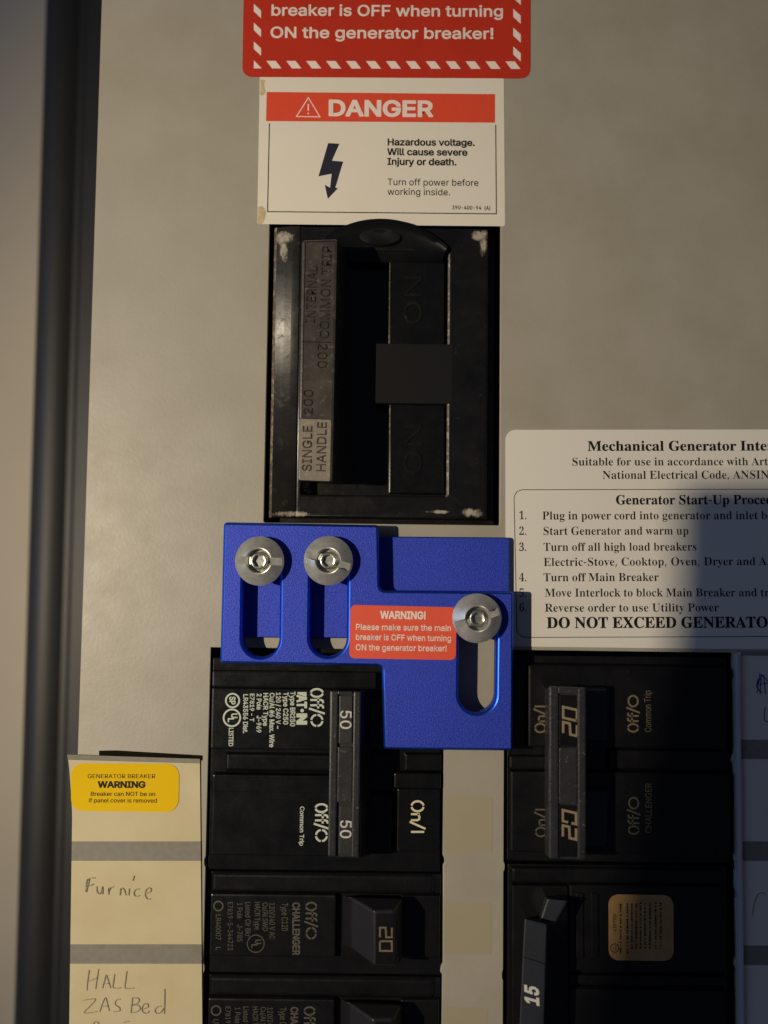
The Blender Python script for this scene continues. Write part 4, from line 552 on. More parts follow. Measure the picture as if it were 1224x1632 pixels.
m_tie_dk = mat('dark_toggle_plastic', (0.011, 0.011, 0.013), 0.34, dust=(900, 0.64, (0.10, 0.09, 0.075), 0.4), bump=(1600, 0.2))
m_letter = mat('shaded_raised_letters', (0.030, 0.027, 0.022), 0.22, dust=(900, 0.55, (0.12, 0.10, 0.08), 0.5))  # darker than the handle, in place of the letters' relief shading
m_tie = mat('handle_tie_plastic', (0.020, 0.020, 0.023), 0.38, vary=(260, 0.7, (0.014, 0.014, 0.016)), dust=(900, 0.60, (0.16, 0.15, 0.13), 0.5), bump=(1600, 0.25), rvar=(300, 0.3))
m_tie_old = mat('grubby_handle_tie_plastic', (0.028, 0.028, 0.031), 0.34, vary=(320, 0.8, (0.016, 0.016, 0.018)), dust=(700, 0.60, (0.30, 0.27, 0.22), 0.5), bump=(1500, 0.5), rvar=(300, 0.3))
m_tie_blue = mat('slate_handle_plastic', (0.017, 0.019, 0.027), 0.5, vary=(260, 0.6, (0.012, 0.014, 0.02)), bump=(1600, 0.2))
m_blue = mat('blue_anodised_aluminium', (0.018, 0.040, 0.35), 0.45, metal=0.3, spec=.25, bump=(4200, 1.0), vary=(3000, 0.8, (0.045, 0.075, 0.60)), dust=(1500, 0.76, (0.35, 0.38, 0.6), 0.5), rvar=(80, 0.15))
m_blue_cut = mat('bright_cut_blue_edge', (0.025, 0.12, 0.72), 0.36, metal=0.9)
m_plate_dk = mat('number_plate_plastic', (0.018, 0.018, 0.018), 0.4, vary=(260, 0.7, (0.028, 0.026, 0.024)), bump=(1600, 0.2))
m_zinc = mat('zinc_plated_steel', (0.74, 0.73, 0.67), 0.30, metal=.66, turned=.8, bump=(1500, 0.08), vary=(500, 0.6, (0.42, 0.41, 0.38)), rvar=(700, 0.35))
m_zinc2 = mat('zinc_plated_socket', (0.46, 0.47, 0.43), 0.34, metal=.9, bump=(1200, 0.5), rvar=(900, 0.4))
m_red = mat('red_vinyl', (0.47, 0.032, 0.014), 0.4, spec=.35, vary=(120, 0.5, (0.40, 0.027, 0.012)), bump=(700, 0.05))
m_red2 = mat('orange_red_vinyl', (0.70, 0.085, 0.04), 0.45, bump=(900, 0.08))
m_redink = mat('red_ink', (0.68, 0.07, 0.03), 0.4, vary=(500, 0.3, (0.60, 0.055, 0.025)))
m_pink = mat('off_white_print', (0.78, 0.66, 0.60), 0.5)
m_white = mat('white_vinyl', (0.68, 0.655, 0.595), 0.36, vary=(60, 0.3, (0.70, 0.67, 0.60)), bump=(500, 0.05),
              scuffs=None)
m_white_s = mat('white_vinyl_aged', (0.70, 0.66, 0.57), 0.4, vary=(90, 0.4, (0.68, 0.62, 0.52)), bump=(500, 0.06))
m_stain = mat('old_glue_stain', (0.44, 0.33, 0.17), 0.5, vary=(700, 0.8, (0.62, 0.52, 0.36)))
m_ink = mat('black_ink', (0.008, 0.008, 0.009), 0.6, spec=.2)
m_inkw = mat('worn_black_ink', (0.015, 0.016, 0.03), 0.45, dust=(1500, 0.66, (0.3, 0.28, 0.25), 0.5))
m_paper = mat('aged_card', (0.535, 0.47, 0.31), 0.8, spec=.2, vary=(70, 0.8, (0.49, 0.41, 0.245)), dust=(400, 0.68, (0.36, 0.28, 0.15), 0.3), bump=(500, 0.15))
m_paper_r = mat('white_card', (0.60, 0.58, 0.52), 0.7, vary=(90, 0.4, (0.54, 0.52, 0.46)), bump=(500, 0.1))
m_band = mat('grey_band_print', (0.175, 0.165, 0.135), 0.6, vary=(600, 0.7, (0.225, 0.21, 0.17)))
m_slot_shade = mat('slot_shade', (0.006, 0.005, 0.003), 0.9, spec=.1)
m_yellow = mat('yellow_vinyl', (0.68, 0.44, 0.0), 0.65, spec=.15, bump=(700, 0.05))
m_pencil = mat('pencil', (0.24, 0.20, 0.145), 0.6, dust=(2500, 0.5, (0.42, 0.36, 0.24), 0.7))
m_biro = mat('blue_biro', (0.03, 0.06, 0.22), 0.5)
m_print = mat('pale_grey_green_print', (0.50, 0.54, 0.46), 0.55, vary=(1500, 0.4, (0.36, 0.40, 0.33)))
m_print_on = mat('cream_print', (0.62, 0.56, 0.38), 0.55)
m_num = mat('white_moulded_numerals', (0.55, 0.55, 0.52), 0.5)
m_dim = mat('faded_tan_print', (0.085, 0.074, 0.052), 0.6, vary=(1800, 0.8, (0.045, 0.04, 0.03)))
m_gold = mat('gold_print', (0.22, 0.17, 0.105), 0.5, vary=(1800, 0.7, (0.26, 0.19, 0.11)))
m_golddim = mat('faded_gold_print', (0.17, 0.13, 0.075), 0.5, vary=(1500, 0.9, (0.10, 0.08, 0.05)))
m_foil = mat('gold_foil', (0.34, 0.19, 0.065), 0.5, metal=0.1, vary=(500, 0.6, (0.42, 0.27, 0.11)), rvar=(300, 0.3))
m_rail = mat('galvanised_edge', (0.45, 0.47, 0.5), 0.4, metal=0.2)
m_shadow_slab = mat('dark_slab', (0.02, 0.02, 0.022), 0.25)

def worn(o):  # paler left-facing bevels: some rub, and the highlight painted on the lit side
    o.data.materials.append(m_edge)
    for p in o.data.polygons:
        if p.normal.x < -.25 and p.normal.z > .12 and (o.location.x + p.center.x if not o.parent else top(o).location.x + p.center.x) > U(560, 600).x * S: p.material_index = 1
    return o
# ------------------------------------------------------------------ setting
XL = U(136, 816).x
b = BM(); ubox(b, -6000, -5000, 6000, 5000, -1150, -1200, 0)
o = mk('wall', b, m_wall); o['kind'] = 'structure'
b = BM()
Z = -900
q = [U(60, -60, Z), U(4, 1692, Z)]
prof = [(0, -230), (4, -90), (14, -30), (34, -6), (60, 0), (90, -4), (110, -16), (124, -16), (136, -2), (190, 0), (215, -10), (420, -14), (420, -230)]
def side(pt, k): return [Vector((pt.x + dx * k, pt.y, Z + dz)) for dx, dz in prof]
t0 = q[0] + (q[0] - q[1]) * 1.2; t1 = q[1] + (q[1] - q[0]) * 1.2
loft(b, [side(t1, 1.0)[::-1], side(t0, 1.0)[::-1]], 0)
o = mk('dark_upright', b, m_post, at=q[1] * S, smooth=40)
o['label'] = 'dark grey out of focus upright at the far left edge behind the panel'; o['category'] = 'post'

# ------------------------------------------------------------------ panel cover
R_ = root('breaker_panel_cover', 'large cream painted steel panel cover with cut-outs for the breakers', 'panel', 612, 816)
b = BM()
XR = 1500; YB = -1700; YT = 1500
def nick(pts): return pts
hm = rrect(425, 356, 797, 835, 0, 3)
A = rect(329, 1034, 706.5, 1632); XA0, XA1, YA1 = A[0], A[2], A[3]
def col_hole(X0, X1, Y1, nicksL, nicksR):
    pts = [(X1, YB + 60), ]
    for y, dx in sorted(((U(0, yy).y, dd) for yy, dd in nicksR)): pts += [(X1, y - 9), (X1 + dx, y - 4), (X1 + dx * .6, y + 3), (X1 + (0.8 if dx < 0 else -.8), y + 8)]
    pts += [(X1, Y1), (X0, Y1)]
    for y, dx in sorted(((U(0, yy).y, dd) for yy, dd in nicksL), reverse=True): pts += [(X0, y + 9), (X0 + dx, y + 4), (X0 + dx, y - 3), (X0, y - 8)]
    pts += [(X0, YB + 60)]
    return pts
hl = col_hole(XA0, XA1, YA1, [(1370, -2), (1540, 2)], [(1362, 2.5), (1536, -3), (1700, 2)])
B_ = rect(803, 1038, 1171, 1632); XB0, XB1, YB1 = B_[0], B_[2], B_[3]
hr = col_hole(XB0, XB1, YB1, [(1372, 2), (1545, -1.5)], [(1060, 3), (1195, -3), (1365, 3), (1410, 3), (1520, -3)])
fill(b, [[(XL, YB), (XR, YB), (XR, YT), (XL, YT)], hm, hl, hr], 0, extrude=9, bevel=1.2)
mk('cover_sheet', b, m_cover, R_)
b = BM(); ubox(b, XL - 1, YB, XL + 8, YT, -8.8, -260, 0)
mk('cover_side_flange', b, m_post, R_)
# the dark box interior behind the cut-outs
b = BM(); ubox(b, XL + 30, YB + 20, XR - 30, YT - 20, -250, -258, 0); mk('enclosure_back', b, m_blk, R_)
# pale residue left by old tape on the middle strip
for (x0, y0, x1, y1) in ((709, 1270, 785, 1359), (708, 1438, 783, 1521), (707, 1606, 776, 1700)):
    b = BM(); fill(b, [rrect(x0, y0, x1, y1, 0.25, 3)], 0.25); mk('tape_residue', b, m_cover_b, R_)
# raised edge rail right of the right hand breakers
X0, _, X1, _ = rect(1173, 1300, 1180, 1400)
b = BM(); ubox(b, X0, YB + 10, X1, U(1173, 1042).y, 9, -8, 1.5); mk('edge_rail', b, m_rail, R_)

# ------------------------------------------------------------------ big red warning sticker
R_ = root('red_warning_label', 'large red warning sticker with white dashed border, cut off at the top of the photo', 'warning sticker', 615, 60)
b = BM(); fill(b, [rounded(poly([(845, 125), (846, -170), (391, -174), (386, 122.5)], 0.9), 16)], 0.9, extrude=0.8); mk('vinyl_sheet', b, m_red, R_)
b = BM(); z = 1.05
text(b, 'Please make sure the main', (434, -9), (800, -8), 19, z, bold=.016)
text(b, 'breaker is OFF when turning', (431, 24.5), (803, 26.5), 17.5, z, bold=.016)
text(b, 'ON the generator breaker!', (430, 60), (788, 62), 17.5, z, bold=.016)
mk('lettering', b, m_pink, R_)
b = BM(); z = 1.05
for i in range(13):
    x = 424.5 + i * 31.75; y = 97 + i * 0.07
    b.faces.new([b.verts.new(U(*p, z)) for p in ((x, y), (x + 15, y), (x + 24, y + 12), (x + 9, y + 12))][::-1])
for i in range(8):
    y = 66 - i * 30
    b.faces.new([b.verts.new(U(*p, z)) for p in ((404.5, y), (416, y + 11), (416, y + 23), (404.5, y + 12))][::-1])
    y = 72 - i * 30
    b.faces.new([b.verts.new(U(*p, z)) for p in ((818, y + 2), (830, y + 13), (830, y + 26), (818, y + 15))][::-1])
b.faces.new([b.verts.new(U(*p, z)) for p in ((404.5, 96), (417, 109), (404.5, 109))][::-1])
mk('dashed_border', b, m_pink, R_)

# ------------------------------------------------------------------ danger sticker
R_ = root('danger_label', 'white danger sticker with red banner and black lightning arrow, above the main breaker', 'danger sticker', 606, 350)
b = BM(); fill(b, [rounded(poly([(410, 357), (805, 360.5), (803, 124), (414, 121)], 0.5), 3)], 0.5, extrude=0.5); mk('vinyl_sheet', b, m_white_s, R_)
z = .62
b = BM(); fill(b, [poly([(424, 193), (789, 195.5), (789, 150), (425, 146.5)], z)], z); mk('red_banner', b, m_redink, R_)
b = BM(); text(b, 'DANGER', (522, 184), (690, 185.5), 24.5, z + .15, bold=.03)
for k in range(3):
    pass
tri = [U(491.5, 156, 0), U(472.5, 186, 0), U(510, 186.5, 0)]
ribbon(b, tri, 1.6, z + .15, close=True)
ribbon(b, [U(491.5, 166, 0), U(491.3, 177, 0)], 2.2, z + .15); ribbon(b, [U(491.3, 180, 0), U(491.3, 182.3, 0)], 2.2, z + .15)
mk('banner_lettering', b, m_pink, R_)
b = BM(); ribbon(b, [U(429.5, 197), U(426.5, 337.5), U(791, 341), U(790, 199)], 1.6, z)
mk('border_line', b, m_ink, R_)
b = BM(); fill(b, [poly([(523, 228), (541, 229), (529, 256), (547, 257.5), (534.5, 299), (538.5, 300), (522.5, 317), (517.5, 294.5), (526, 299), (528.5, 277), (507.5, 281)], z)], z)
mk('lightning_arrow', b, m_inkw, R_)
b = BM()
text(b, 'Hazardous voltage.', (617, 231.5), (757, 232.5), 10.6, z, bold=.022)
text(b, 'Will cause severe', (617, 247), (745, 248), 10.6, z, bold=.022)
text(b, 'Injury or death.', (617, 262.5), (728, 263.5), 10.6, z, bold=.022)
text(b, 'Turn off power before', (617, 295), (763, 296.5), 10.6, z, bold=.003)
text(b, 'working inside.', (617, 310.5), (718, 311.5), 10.6, z, bold=.003)
text(b, '390-400-94  (A)', (720, 333.5), (782, 334.5), 6, z, bold=.01)
mk('lettering', b, m_ink, R_)
b = BM(); fill(b, [smooth_pts(poly([(414.5, 127), (422, 128), (421, 135), (423, 146), (419, 152), (414, 150), (415.5, 138), (414.5, 127)], z), 3)[:-1]], z)
mk('glue_stain', b, m_stain, R_); b = BM()
fill(b, [smooth_pts(poly([(411, 330), (419, 329), (424, 340), (419, 355), (411, 356), (411, 330)], z), 3)[:-1]], z)
mk('glue_stain', b, m_stain, R_)

# ------------------------------------------------------------------ generator instruction label
R_ = root('generator_instruction_label', 'white instruction label with numbered generator start-up steps, half in shadow', 'instruction label', 1020, 1030)
b = BM(); fill(b, [rounded(poly([(806, 1030), (1640, 1040), (1640, 684), (805.5, 685)], 0.9), [4, 16, 16, 16])], 0.9, extrude=0.8); mk('vinyl_sheet', b, m_white, R_)
z = 1.05; b = BM()
def T_(s, x0, x1, y, cap, font, bold=0, dy=-.6):
    text(b, s, (x0, y), (x1, y + dy), cap, z, font=font, bold=bold)
T_('Mechanical Generator Interlock', 936, 1276, 718.5, 15.5, 'T', .004)
T_('Suitable for use in accordance with Article', 911, 1252, 742, 12.5, 't')
T_('National Electrical Code, ANSIN', 960, 1226, 763.3, 12.8, 't')
T_('Generator Start-Up Procedure', 981, 1263, 804, 14.8, 'T', .004)
for n_, y in (('1.', 827.5), ('2.', 852.5), ('3.', 878), ('4.', 926.5), ('5.', 951), ('6.', 974.5)):
    T_(n_, 827, 840, y, 12.6, 't', 0, 0)
T_('Plug in power cord into generator and inlet box', 864, 1241, 828, 12.8, 't')
T_('Start Generator and warm up', 865, 1098, 852.5, 12.8, 't')
T_('Turn off all high load breakers', 866, 1111, 878, 12.8, 't')
T_('Electric-Stove, Cooktop, Oven, Dryer and A', 866, 1222, 902, 12.8, 't', 0, -1.5)
T_('Turn off Main Breaker', 866, 1050, 926.5, 12.8, 't')
T_('Move Interlock to block Main Breaker and tr', 868, 1226, 951, 12.8, 't')
T_('Reverse order to use Utility Power', 868, 1146, 975, 12.8, 't')
T_('DO NOT EXCEED GENERATOR', 871, 1242, 1001, 17, 'T', .006, -1)
mk('lettering', b, m_ink, R_)
b = BM(); L = rounded(poly([(824, 1016), (1600, 1013), (1600, 779), (819, 780.5)], z), 14)
ribbon(b, L, 1.1, z, close=True); mk('border_line', b, m_ink, R_)

# ------------------------------------------------------------------ main breaker
R_ = root('main_breaker', 'large worn black main breaker under the white danger sticker', 'main breaker', 610, 600, -60)
z = 2
X0, Y0, X1, Y1 = rect(431, 361.5, 778, 826, z)
hx0, hy0, hx1, hy1 = rect(484, 400, 713, 789, z)
b = BM()
XF = U(474, 590, z).x
fill(b, [[(XF, Y0), (X1, Y0), (X1, Y1), (XF, Y1)], rounded([(hx0, hy0), (hx1, hy0), (hx1, hy1), (hx0, hy1)], 3)], z, extrude=60, bevel=4.5, res=3)
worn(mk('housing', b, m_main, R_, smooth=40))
b = BM(); pr = [(X0, -60), (XF + .4, -60), (XF + .4, 1.6), (XF - 12, .6), (XF - 24, -1.6), (X0 + 5, -5.4), (X0, -12)]
loft(b, [[(x, Y0, zz) for x, zz in pr], [(x, Y1, zz) for x, zz in pr]], .8)
for f in b.faces: f.smooth = True
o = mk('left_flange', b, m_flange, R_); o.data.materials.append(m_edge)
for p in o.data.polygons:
    if p.normal.x < -.5 and p.normal.z > .2: p.material_index = 1  # outer left bevel gets the painted highlight with its rub
b = BM(); ubox(b, X0 - 5, Y0 - 9, X1 + 16, Y1 + 5, -34, -60, 3); mk('base_flange', b, m_main, R_)
b = BM(); ubox(b, X0 + 4, Y0 + 4, X1 - 4, Y1 - 4, -52, -59, 0); mk('slot_floor', b, m_blk, R_)
# ON floors: a raised step right of the handle slot
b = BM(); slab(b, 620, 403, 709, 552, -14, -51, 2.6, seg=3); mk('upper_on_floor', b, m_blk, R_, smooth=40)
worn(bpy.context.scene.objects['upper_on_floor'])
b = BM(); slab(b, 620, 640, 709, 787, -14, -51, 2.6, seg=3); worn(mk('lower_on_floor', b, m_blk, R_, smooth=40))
b = BM(); slab(b, 599, 548, 722, 643, 2.7, -12, .6); mk('bridge_plate', b, m_bridge, R_)
b = BM()
text(b, 'ON', (672, 520), (672, 436), 28, -13.8, extrude=1.4)
mk('moulded_lettering', b, m_main, R_); b = BM()
text(b, 'ON', (672, 760), (672, 672), 28, -13.8, extrude=1.4)
mk('moulded_lettering', b, m_main, R_)
# domed boss at the top
c = U(606, 493, 12); b = BM()
n = 28; rim = []
for i in range(n + 1):
    a = math.radians(44 + (136 - 44) * i / n); rim.append((c.x + 149 * math.cos(a), c.y + 149 * math.sin(a)))
yb = U(606, 410, 12).y
low = [(p[0], yb) for p in rim]
steps = [(0, 0, -8), (0.0, 0, 11), (0.10, 3, 15), (0.25, 6, 13), (0.5, 8, 4), (0.8, 8, -2), (1, 8, -12)]
rows = []
for t, ins, zz in steps:
    rows.append([b.verts.new((p[0] + (c.x - p[0]) * ins / 149, (p[1] - (ins if t < 1 else 0)) * (1 - t) + yb * t, zz)) for p in rim])
for r0, r1 in zip(rows, rows[1:]):
    for i in range(n): b.faces.new((r0[i], r0[i + 1], r1[i + 1], r1[i]))
bmesh.ops.recalc_face_normals(b, faces=b.faces)
for f in b.faces:
    pass
mk('domed_boss', b, m_blk, R_, smooth=50)
b = BM(); e = U(606, 378, 9)
lathe(b, (0, 0), [(34, -6), (33, 1), (30, 2), (14, -1), (0, -2.0)], 40)
for v in b.verts: v.co = Vector((e.x + v.co.x, e.y + v.co.y * .42, v.co.z + 12))
mk('boss_dimple', b, m_bridge, R_, smooth=50)
# handle
ZH = 82
b = BM()
hull(b, [(494, 770), (556, 770), (556, 400), (494, 400)], -40, [(475, 766), (530, 768), (538, 381), (481, 383)], ZH, 4)
hd = mk('toggle_handle', b, m_handle, R_)
b = BM(); fill(b, [rounded(poly([(477, 765), (526, 767), (528, 669), (476.5, 667)], ZH + .6), 2)], ZH + .6, extrude=1.2, bevel=.4); mk('dusty_end_pad', b, m_handle2, hd)
b = BM()
for L_ in ([(478.5, 770), (487, 386), (536, 384)], [(476.5, 667), (528.5, 669)], [(481, 544.5), (529, 546)]):
    ribbon(b, [U(x, y, ZH) for x, y in L_], 1.1, ZH + .15)
mk('mould_line', b, m_blk, hd)
b = BM()
text(b, 'SINGLE', (495.5, 752), (497, 678), 14.5, ZH + .7, extrude=1.3)
text(b, 'HANDLE', (518, 753), (520, 672), 14.5, ZH + .7, extrude=1.3)
mk('raised_lettering', b, m_handle, hd)
b = BM()
text(b, '200', (497, 663), (498, 620), 14.5, ZH + .1, extrude=1.6)
text(b, 'INTERNAL', (501, 516), (505, 424), 15, ZH + .1, extrude=1.5)
text(b, 'COMMON TRIP', (523, 541), (528, 392), 15, ZH + .1, extrude=1.5)
text(b, '200', (506, 546), (505, 588), 15, ZH + .1, extrude=1.6)
mk('raised_lettering', b, m_letter, hd)

# ------------------------------------------------------------------ interlock plates
def cut_edges(o):
    o.data.materials.append(m_blue_cut)
    for p in o.data.polygons:
        if .2 < p.normal.z < .95: p.material_index = 1
ZB, ZF = 13, 46
BR = root('interlock_back_plate', 'blue back plate showing as a plain bar between main breaker and right screw', 'interlock plate', 710, 900, 1)
b = BM()
fill(b, [rounded(poly([(374, 1016), (812, 1019), (812, 856.5), (374, 853)], ZB), 5)], ZB, extrude=11.5, bevel=1.6, res=0)
cut_edges(mk('plate', b, m_blue, BR))
# a window for the third slot is cut in the front plate only; the back plate stops short of it
FR = root('interlock_front_plate', 'blue stepped sliding interlock plate with three slots and a red sticker', 'interlock plate', 584, 1000, ZB)
def slot(px, y0, y1, wd, z, tilt=1.1):
    a, c_ = U(px, y0, z), U(px - (y1 - y0) * math.tan(math.radians(tilt)) * .7, y1, z); r = wd / 2
    d = (a - c_).normalized(); n_ = Vector((-d.y, d.x, 0)); pts = []
    for k in range(17):
        t = math.pi * k / 16; pts.append(tuple((a - n_ * math.cos(t) * r + d * math.sin(t) * r)[:2]))
    for k in range(17):
        t = math.pi * k / 16; pts.append(tuple((c_ + n_ * math.cos(t) * r - d * math.sin(t) * r)[:2]))
    return pts
out = rounded(poly([(350.5, 1057.5), (608, 1062), (611.5, 1195), (818, 1197), (819, 943), (605.5, 941), (603.5, 836.5), (356, 832)], ZF), [4, 7, 5, 4, 4, 8, 5, 6])
b = BM()
fill(b, [out, slot(417, 892, 1018, 57, ZF), slot(524.5, 892, 1017, 57, ZF), slot(762, 985, 1107, 57, ZF)], ZF, extrude=ZF - ZB, bevel=4.2, res=0)
cut_edges(mk('plate', b, m_blue, FR))
z = ZF + .8
b = BM(); fill(b, [rounded(poly([(556.5, 1049), (726.5, 1052), (728, 968), (558.5, 964)], z), 8)], z, extrude=.8)
st = mk('red_warning_sticker', b, m_red2, FR, label='small orange-red warning sticker with white lettering')
z += .15; b = BM()
text(b, 'WARNING!', (606, 985.5), (679, 986.5), 11.3, z, bold=.03)
text(b, 'Please make sure the main', (566.5, 1003.5), (719.5, 1005.5), 9, z, bold=.014)
text(b, 'breaker is OFF when turning', (566.5, 1019.5), (719.5, 1022), 9, z, bold=.014)
text(b, 'ON the generator breaker!', (566.5, 1036), (712.5, 1038), 9, z, bold=.014)
mk('lettering', b, m_pink, st)

def screw(label, px, py, ang):
    zb = ZF + 12
    c = U(px, py, zb + 8); R = root('shear_head_screw', label, 'screw', px, py, zb, group='round slotted screws holding the blue plates')
    b = BM()
    lathe(b, c, [(12, zb - 11.8), (21, zb - 11.8), (21, zb), (36, zb), (37.4, zb + .8), (37.4, zb + 3.6), (36.2, zb + 4.8), (28, zb + 11.4), (21.5, zb + 16.8), (20, zb + 17.6), (18.6, zb + 17.4), (17.6, zb + 15), (17.2, zb + 3), (12, zb + 3), (12, zb - 11.8)], 96)
    bmesh.ops.remove_doubles(b, verts=b.verts, dist=1e-3); bmesh.ops.recalc_face_normals(b, faces=b.faces)
    hd = mk('screw_head', b, m_zinc, R, smooth=35)
    # slot cut straight across with a boolean
    cb = BM(); ubox(cb, -60, -5.8, 60, 5.8, 60, 6.0, 0)
    M = Matrix.Translation(Vector((c.x, c.y, zb))) @ Matrix.Rotation(ang, 4, 'Z')
    for v in cb.verts: v.co = M @ v.co
    for v in cb.verts:
        pass
    me = bpy.data.meshes.new('cut')
    for v in cb.verts: v.co = v.co * S - R.location
    for v in cb.verts:
        if v.co.z < (zb + 20) * S - R.location.z and v.co.z: pass
    cb.to_mesh(me); cb.free()
    co = bpy.data.objects.new('cut', me); COL.objects.link(co); co.parent = R
    md = hd.modifiers.new('cut', 'BOOLEAN'); md.operation = 'DIFFERENCE'; md.object = co; md.solver = 'EXACT'
    bpy.context.view_layer.update()
    dg = bpy.context.evaluated_depsgraph_get(); me2 = bpy.data.meshes.new_from_object(hd.evaluated_get(dg))
    hd.modifiers.clear(); hd.data = me2; me2.shade_smooth(); me2.set_sharp_from_angle(angle=math.radians(30))
    bpy.data.objects.remove(co)
    b = BM()
    lathe(b, c, [(17, zb + 1), (17, zb + 3.4), (13.5, zb + 3.8), (13, zb + 10), (11.4, zb + 12.5), (10.4, zb + 12.8)], 40)
    # hexagonal recess in the post
    b2 = bmesh.new(); n = 48
    ring = lambda r, zz, hexy: [b2.verts.new((c.x + (r if not hexy else r * math.cos(math.pi / 6) / math.cos(((2 * math.pi * i / n + ang) % (math.pi / 3)) - math.pi / 6)) * math.cos(2 * math.pi * i / n),
                                            c.y + (r if not hexy else r * math.cos(math.pi / 6) / math.cos(((2 * math.pi * i / n + ang) % (math.pi / 3)) - math.pi / 6)) * math.sin(2 * math.pi * i / n), zz)) for i in range(n)]
    rs = [ring(10.4, zb + 12.8, False), ring(9.2, zb + 12.2, True), ring(9, zb + 6, True)]
    for r0, r1 in zip(rs, rs[1:]):
        for i in range(n): b2.faces.new((r0[i], r0[(i + 1) % n], r1[(i + 1) % n], r1[i]))
    b2.faces.new(rs[-1]); merge(b, b2)
    bmesh.ops.remove_doubles(b, verts=b.verts, dist=1e-3); bmesh.ops.recalc_face_normals(b, faces=b.faces)
    mk('hex_socket_post', b, m_zinc2, R, smooth=30)
screw('leftmost of the three round steel screws on the blue plate, its slot level', 413, 894, math.radians(-1.5))
screw('middle steel screw on the blue plate, between the leftmost screw and the step', 523, 893.5, math.radians(-17))
screw('right steel screw on the blue plate, beside the small red sticker', 760.5, 985.5, math.radians(19))

# ------------------------------------------------------------------ double fifty amp breaker (left column)
R_ = root('double_pole_breaker', 'black two-pole fifty amp breaker with white print and tied handle, below the blue plate', 'circuit breaker', 515, 1220, -60)
b = BM(); slab(b, 335, 1050, 703, 1388, -6, -60, 2); mk('housing', b, m_blk, R_)
b = BM()
slab(b, 338, 1070, 600, 1097, 7, -6, 3, (0, 4, 0, 0)); slab(b, 337, 1098, 545, 1195, 9, -6, 2.5, 2); mk('upper_pole_face', b, m_blk, R_)
b = BM(); slab(b, 362, 1204, 530, 1227, -1, -6, 2, 4); mk('pole_divider', b, m_blk, R_)
b = BM(); slab(b, 338, 1236, 556, 1364, 8, -6, 2.2, 2); slab(b, 340, 1240, 540, 1263, 9.2, 2, 1, 0); mk('lower_pole_face', b, m_blk, R_)
b = BM(); slab(b, 646, 1203, 703, 1228, 3, -6, 2, 2); slab(b, 628, 1233, 702, 1257, 7, -6, 2.5, 2); slab(b, 633, 1258, 700, 1358, 4, -6, 2, 1); mk('on_side_face', b, m_blk, R_)
b = BM(); slab(b, 545, 1110, 620, 1195, 12, -6, 9, 8, seg=4); slab(b, 545, 1270, 622, 1358, 12, -6, 9, 8, seg=4); mk('toggle_hub', b, m_blk, R_)
ZT = 76
b = BM(); hull(b, [(535, 1362), (592, 1362), (592, 1100), (535, 1100)], 6, [(525, 1366), (574, 1367), (573, 1102.5), (526, 1101.5)], ZT - 5, 2)
th = mk('handle_tie', b, m_tie, R_)
b = BM(); slab(b, 524.5, 1101.5, 537.5, 1366, ZT, ZT - 6, 2.4); slab(b, 562, 1102.5, 573.5, 1367, ZT, ZT - 6, 2.0); slab(b, 538, 1102, 562, 1107, ZT, ZT - 6, 1.5)
mk('handle_rim', b, m_tie, th)
b = BM(); slab(b, 538, 1191, 561.5, 1279, ZT - 1, ZT - 6, 1.2); mk('centre_pad', b, m_tie, th)
for (y0, y1, ty0, ty1) in ((1109, 1185, 1131, 1162.5), (1285, 1362, 1306, 1336.5)):
    b = BM(); slab(b, 540.5, y0, 561.5, y1, ZT - 2.5, ZT - 6, 1); p_ = mk('number_plate', b, m_plate_dk, th)
for (ty0, ty1) in ((1130.5, 1163), (1305.5, 1337)):
    b = BM(); text(b, '50', (542.5, ty0), (542, ty1), 17.5, ZT - 2.2, bold=.006); mk('numerals', b, m_num, th)
z = 9.25; b = BM()
strokes(b, OFF4, (494.5, 1097.5), (494.5, 1158), 21, z, 3.1, 2.6)
strokes(b, OFF4, (502, 1281), (502, 1341.5), 20.5, 8.2 + 1.2, 3.1, 2.6)
fill(b, [poly([(474, 1103), (488.5, 1103), (488.5, 1111), (474, 1106)], z)], z)
text(b, 'AT', (474, 1108), (474, 1128.5), 14, z, bold=.05)
fill(b, [circle(U(481.5, 1132.5, z), 2.8, 12)], z)
text(b, 'N', (474, 1137), (474, 1155), 14, z, bold=.06)
for s_, x, y0, y1, c_ in (('Type BR250', 463, 1102, 1158, 7.6), ('Type C250', 452, 1103, 1155, 7.6), ('120 / 240 V ~', 440.3, 1103, 1162, 7), ('Cu/Al #6 Max. Wire', 430, 1104, 1191, 7.4),
                          ('HACR Type', 420, 1104, 1157, 7.4), ('2 Pole    J-969', 409.5, 1105, 1168, 7.2), ('E7819 - T', 398.7, 1105, 1150, 6.6), ('LR43556 Dist.', 388, 1106, 1169, 7.2), ('LISTED', 365, 1159.5, 1189.5, 7)):
    text(b, s_, (x, y0), (x - .5, y1), c_, z, bold=.024)
text(b, 'Common Trip', (478.5, 1285), (477.5, 1348), 6.6, 9.4, bold=.02)
for (cx, cy, rr, wd) in ((370.6, 1116.5, 10.5, 2.6), (369.6, 1144, 13, 2.6)):
    ribbon(b, circle(U(cx, cy, z), rr, 28), wd, z, close=True)
text(b, 'SP', (366, 1110), (366, 1123), 9, z, bold=.03)
text(b, 'U', (369, 1136.5), (369, 1145), 9, z, bold=.03); text(b, 'L', (363.5, 1144), (363.5, 1151), 9, z, bold=.03)
mk('white_print', b, m_print, R_)
b = BM(); strokes(b, ON, (655, 1276), (655, 1327), 21, 4.2, 3.1, 1.7); mk('on_lettering', b, m_print_on, R_)

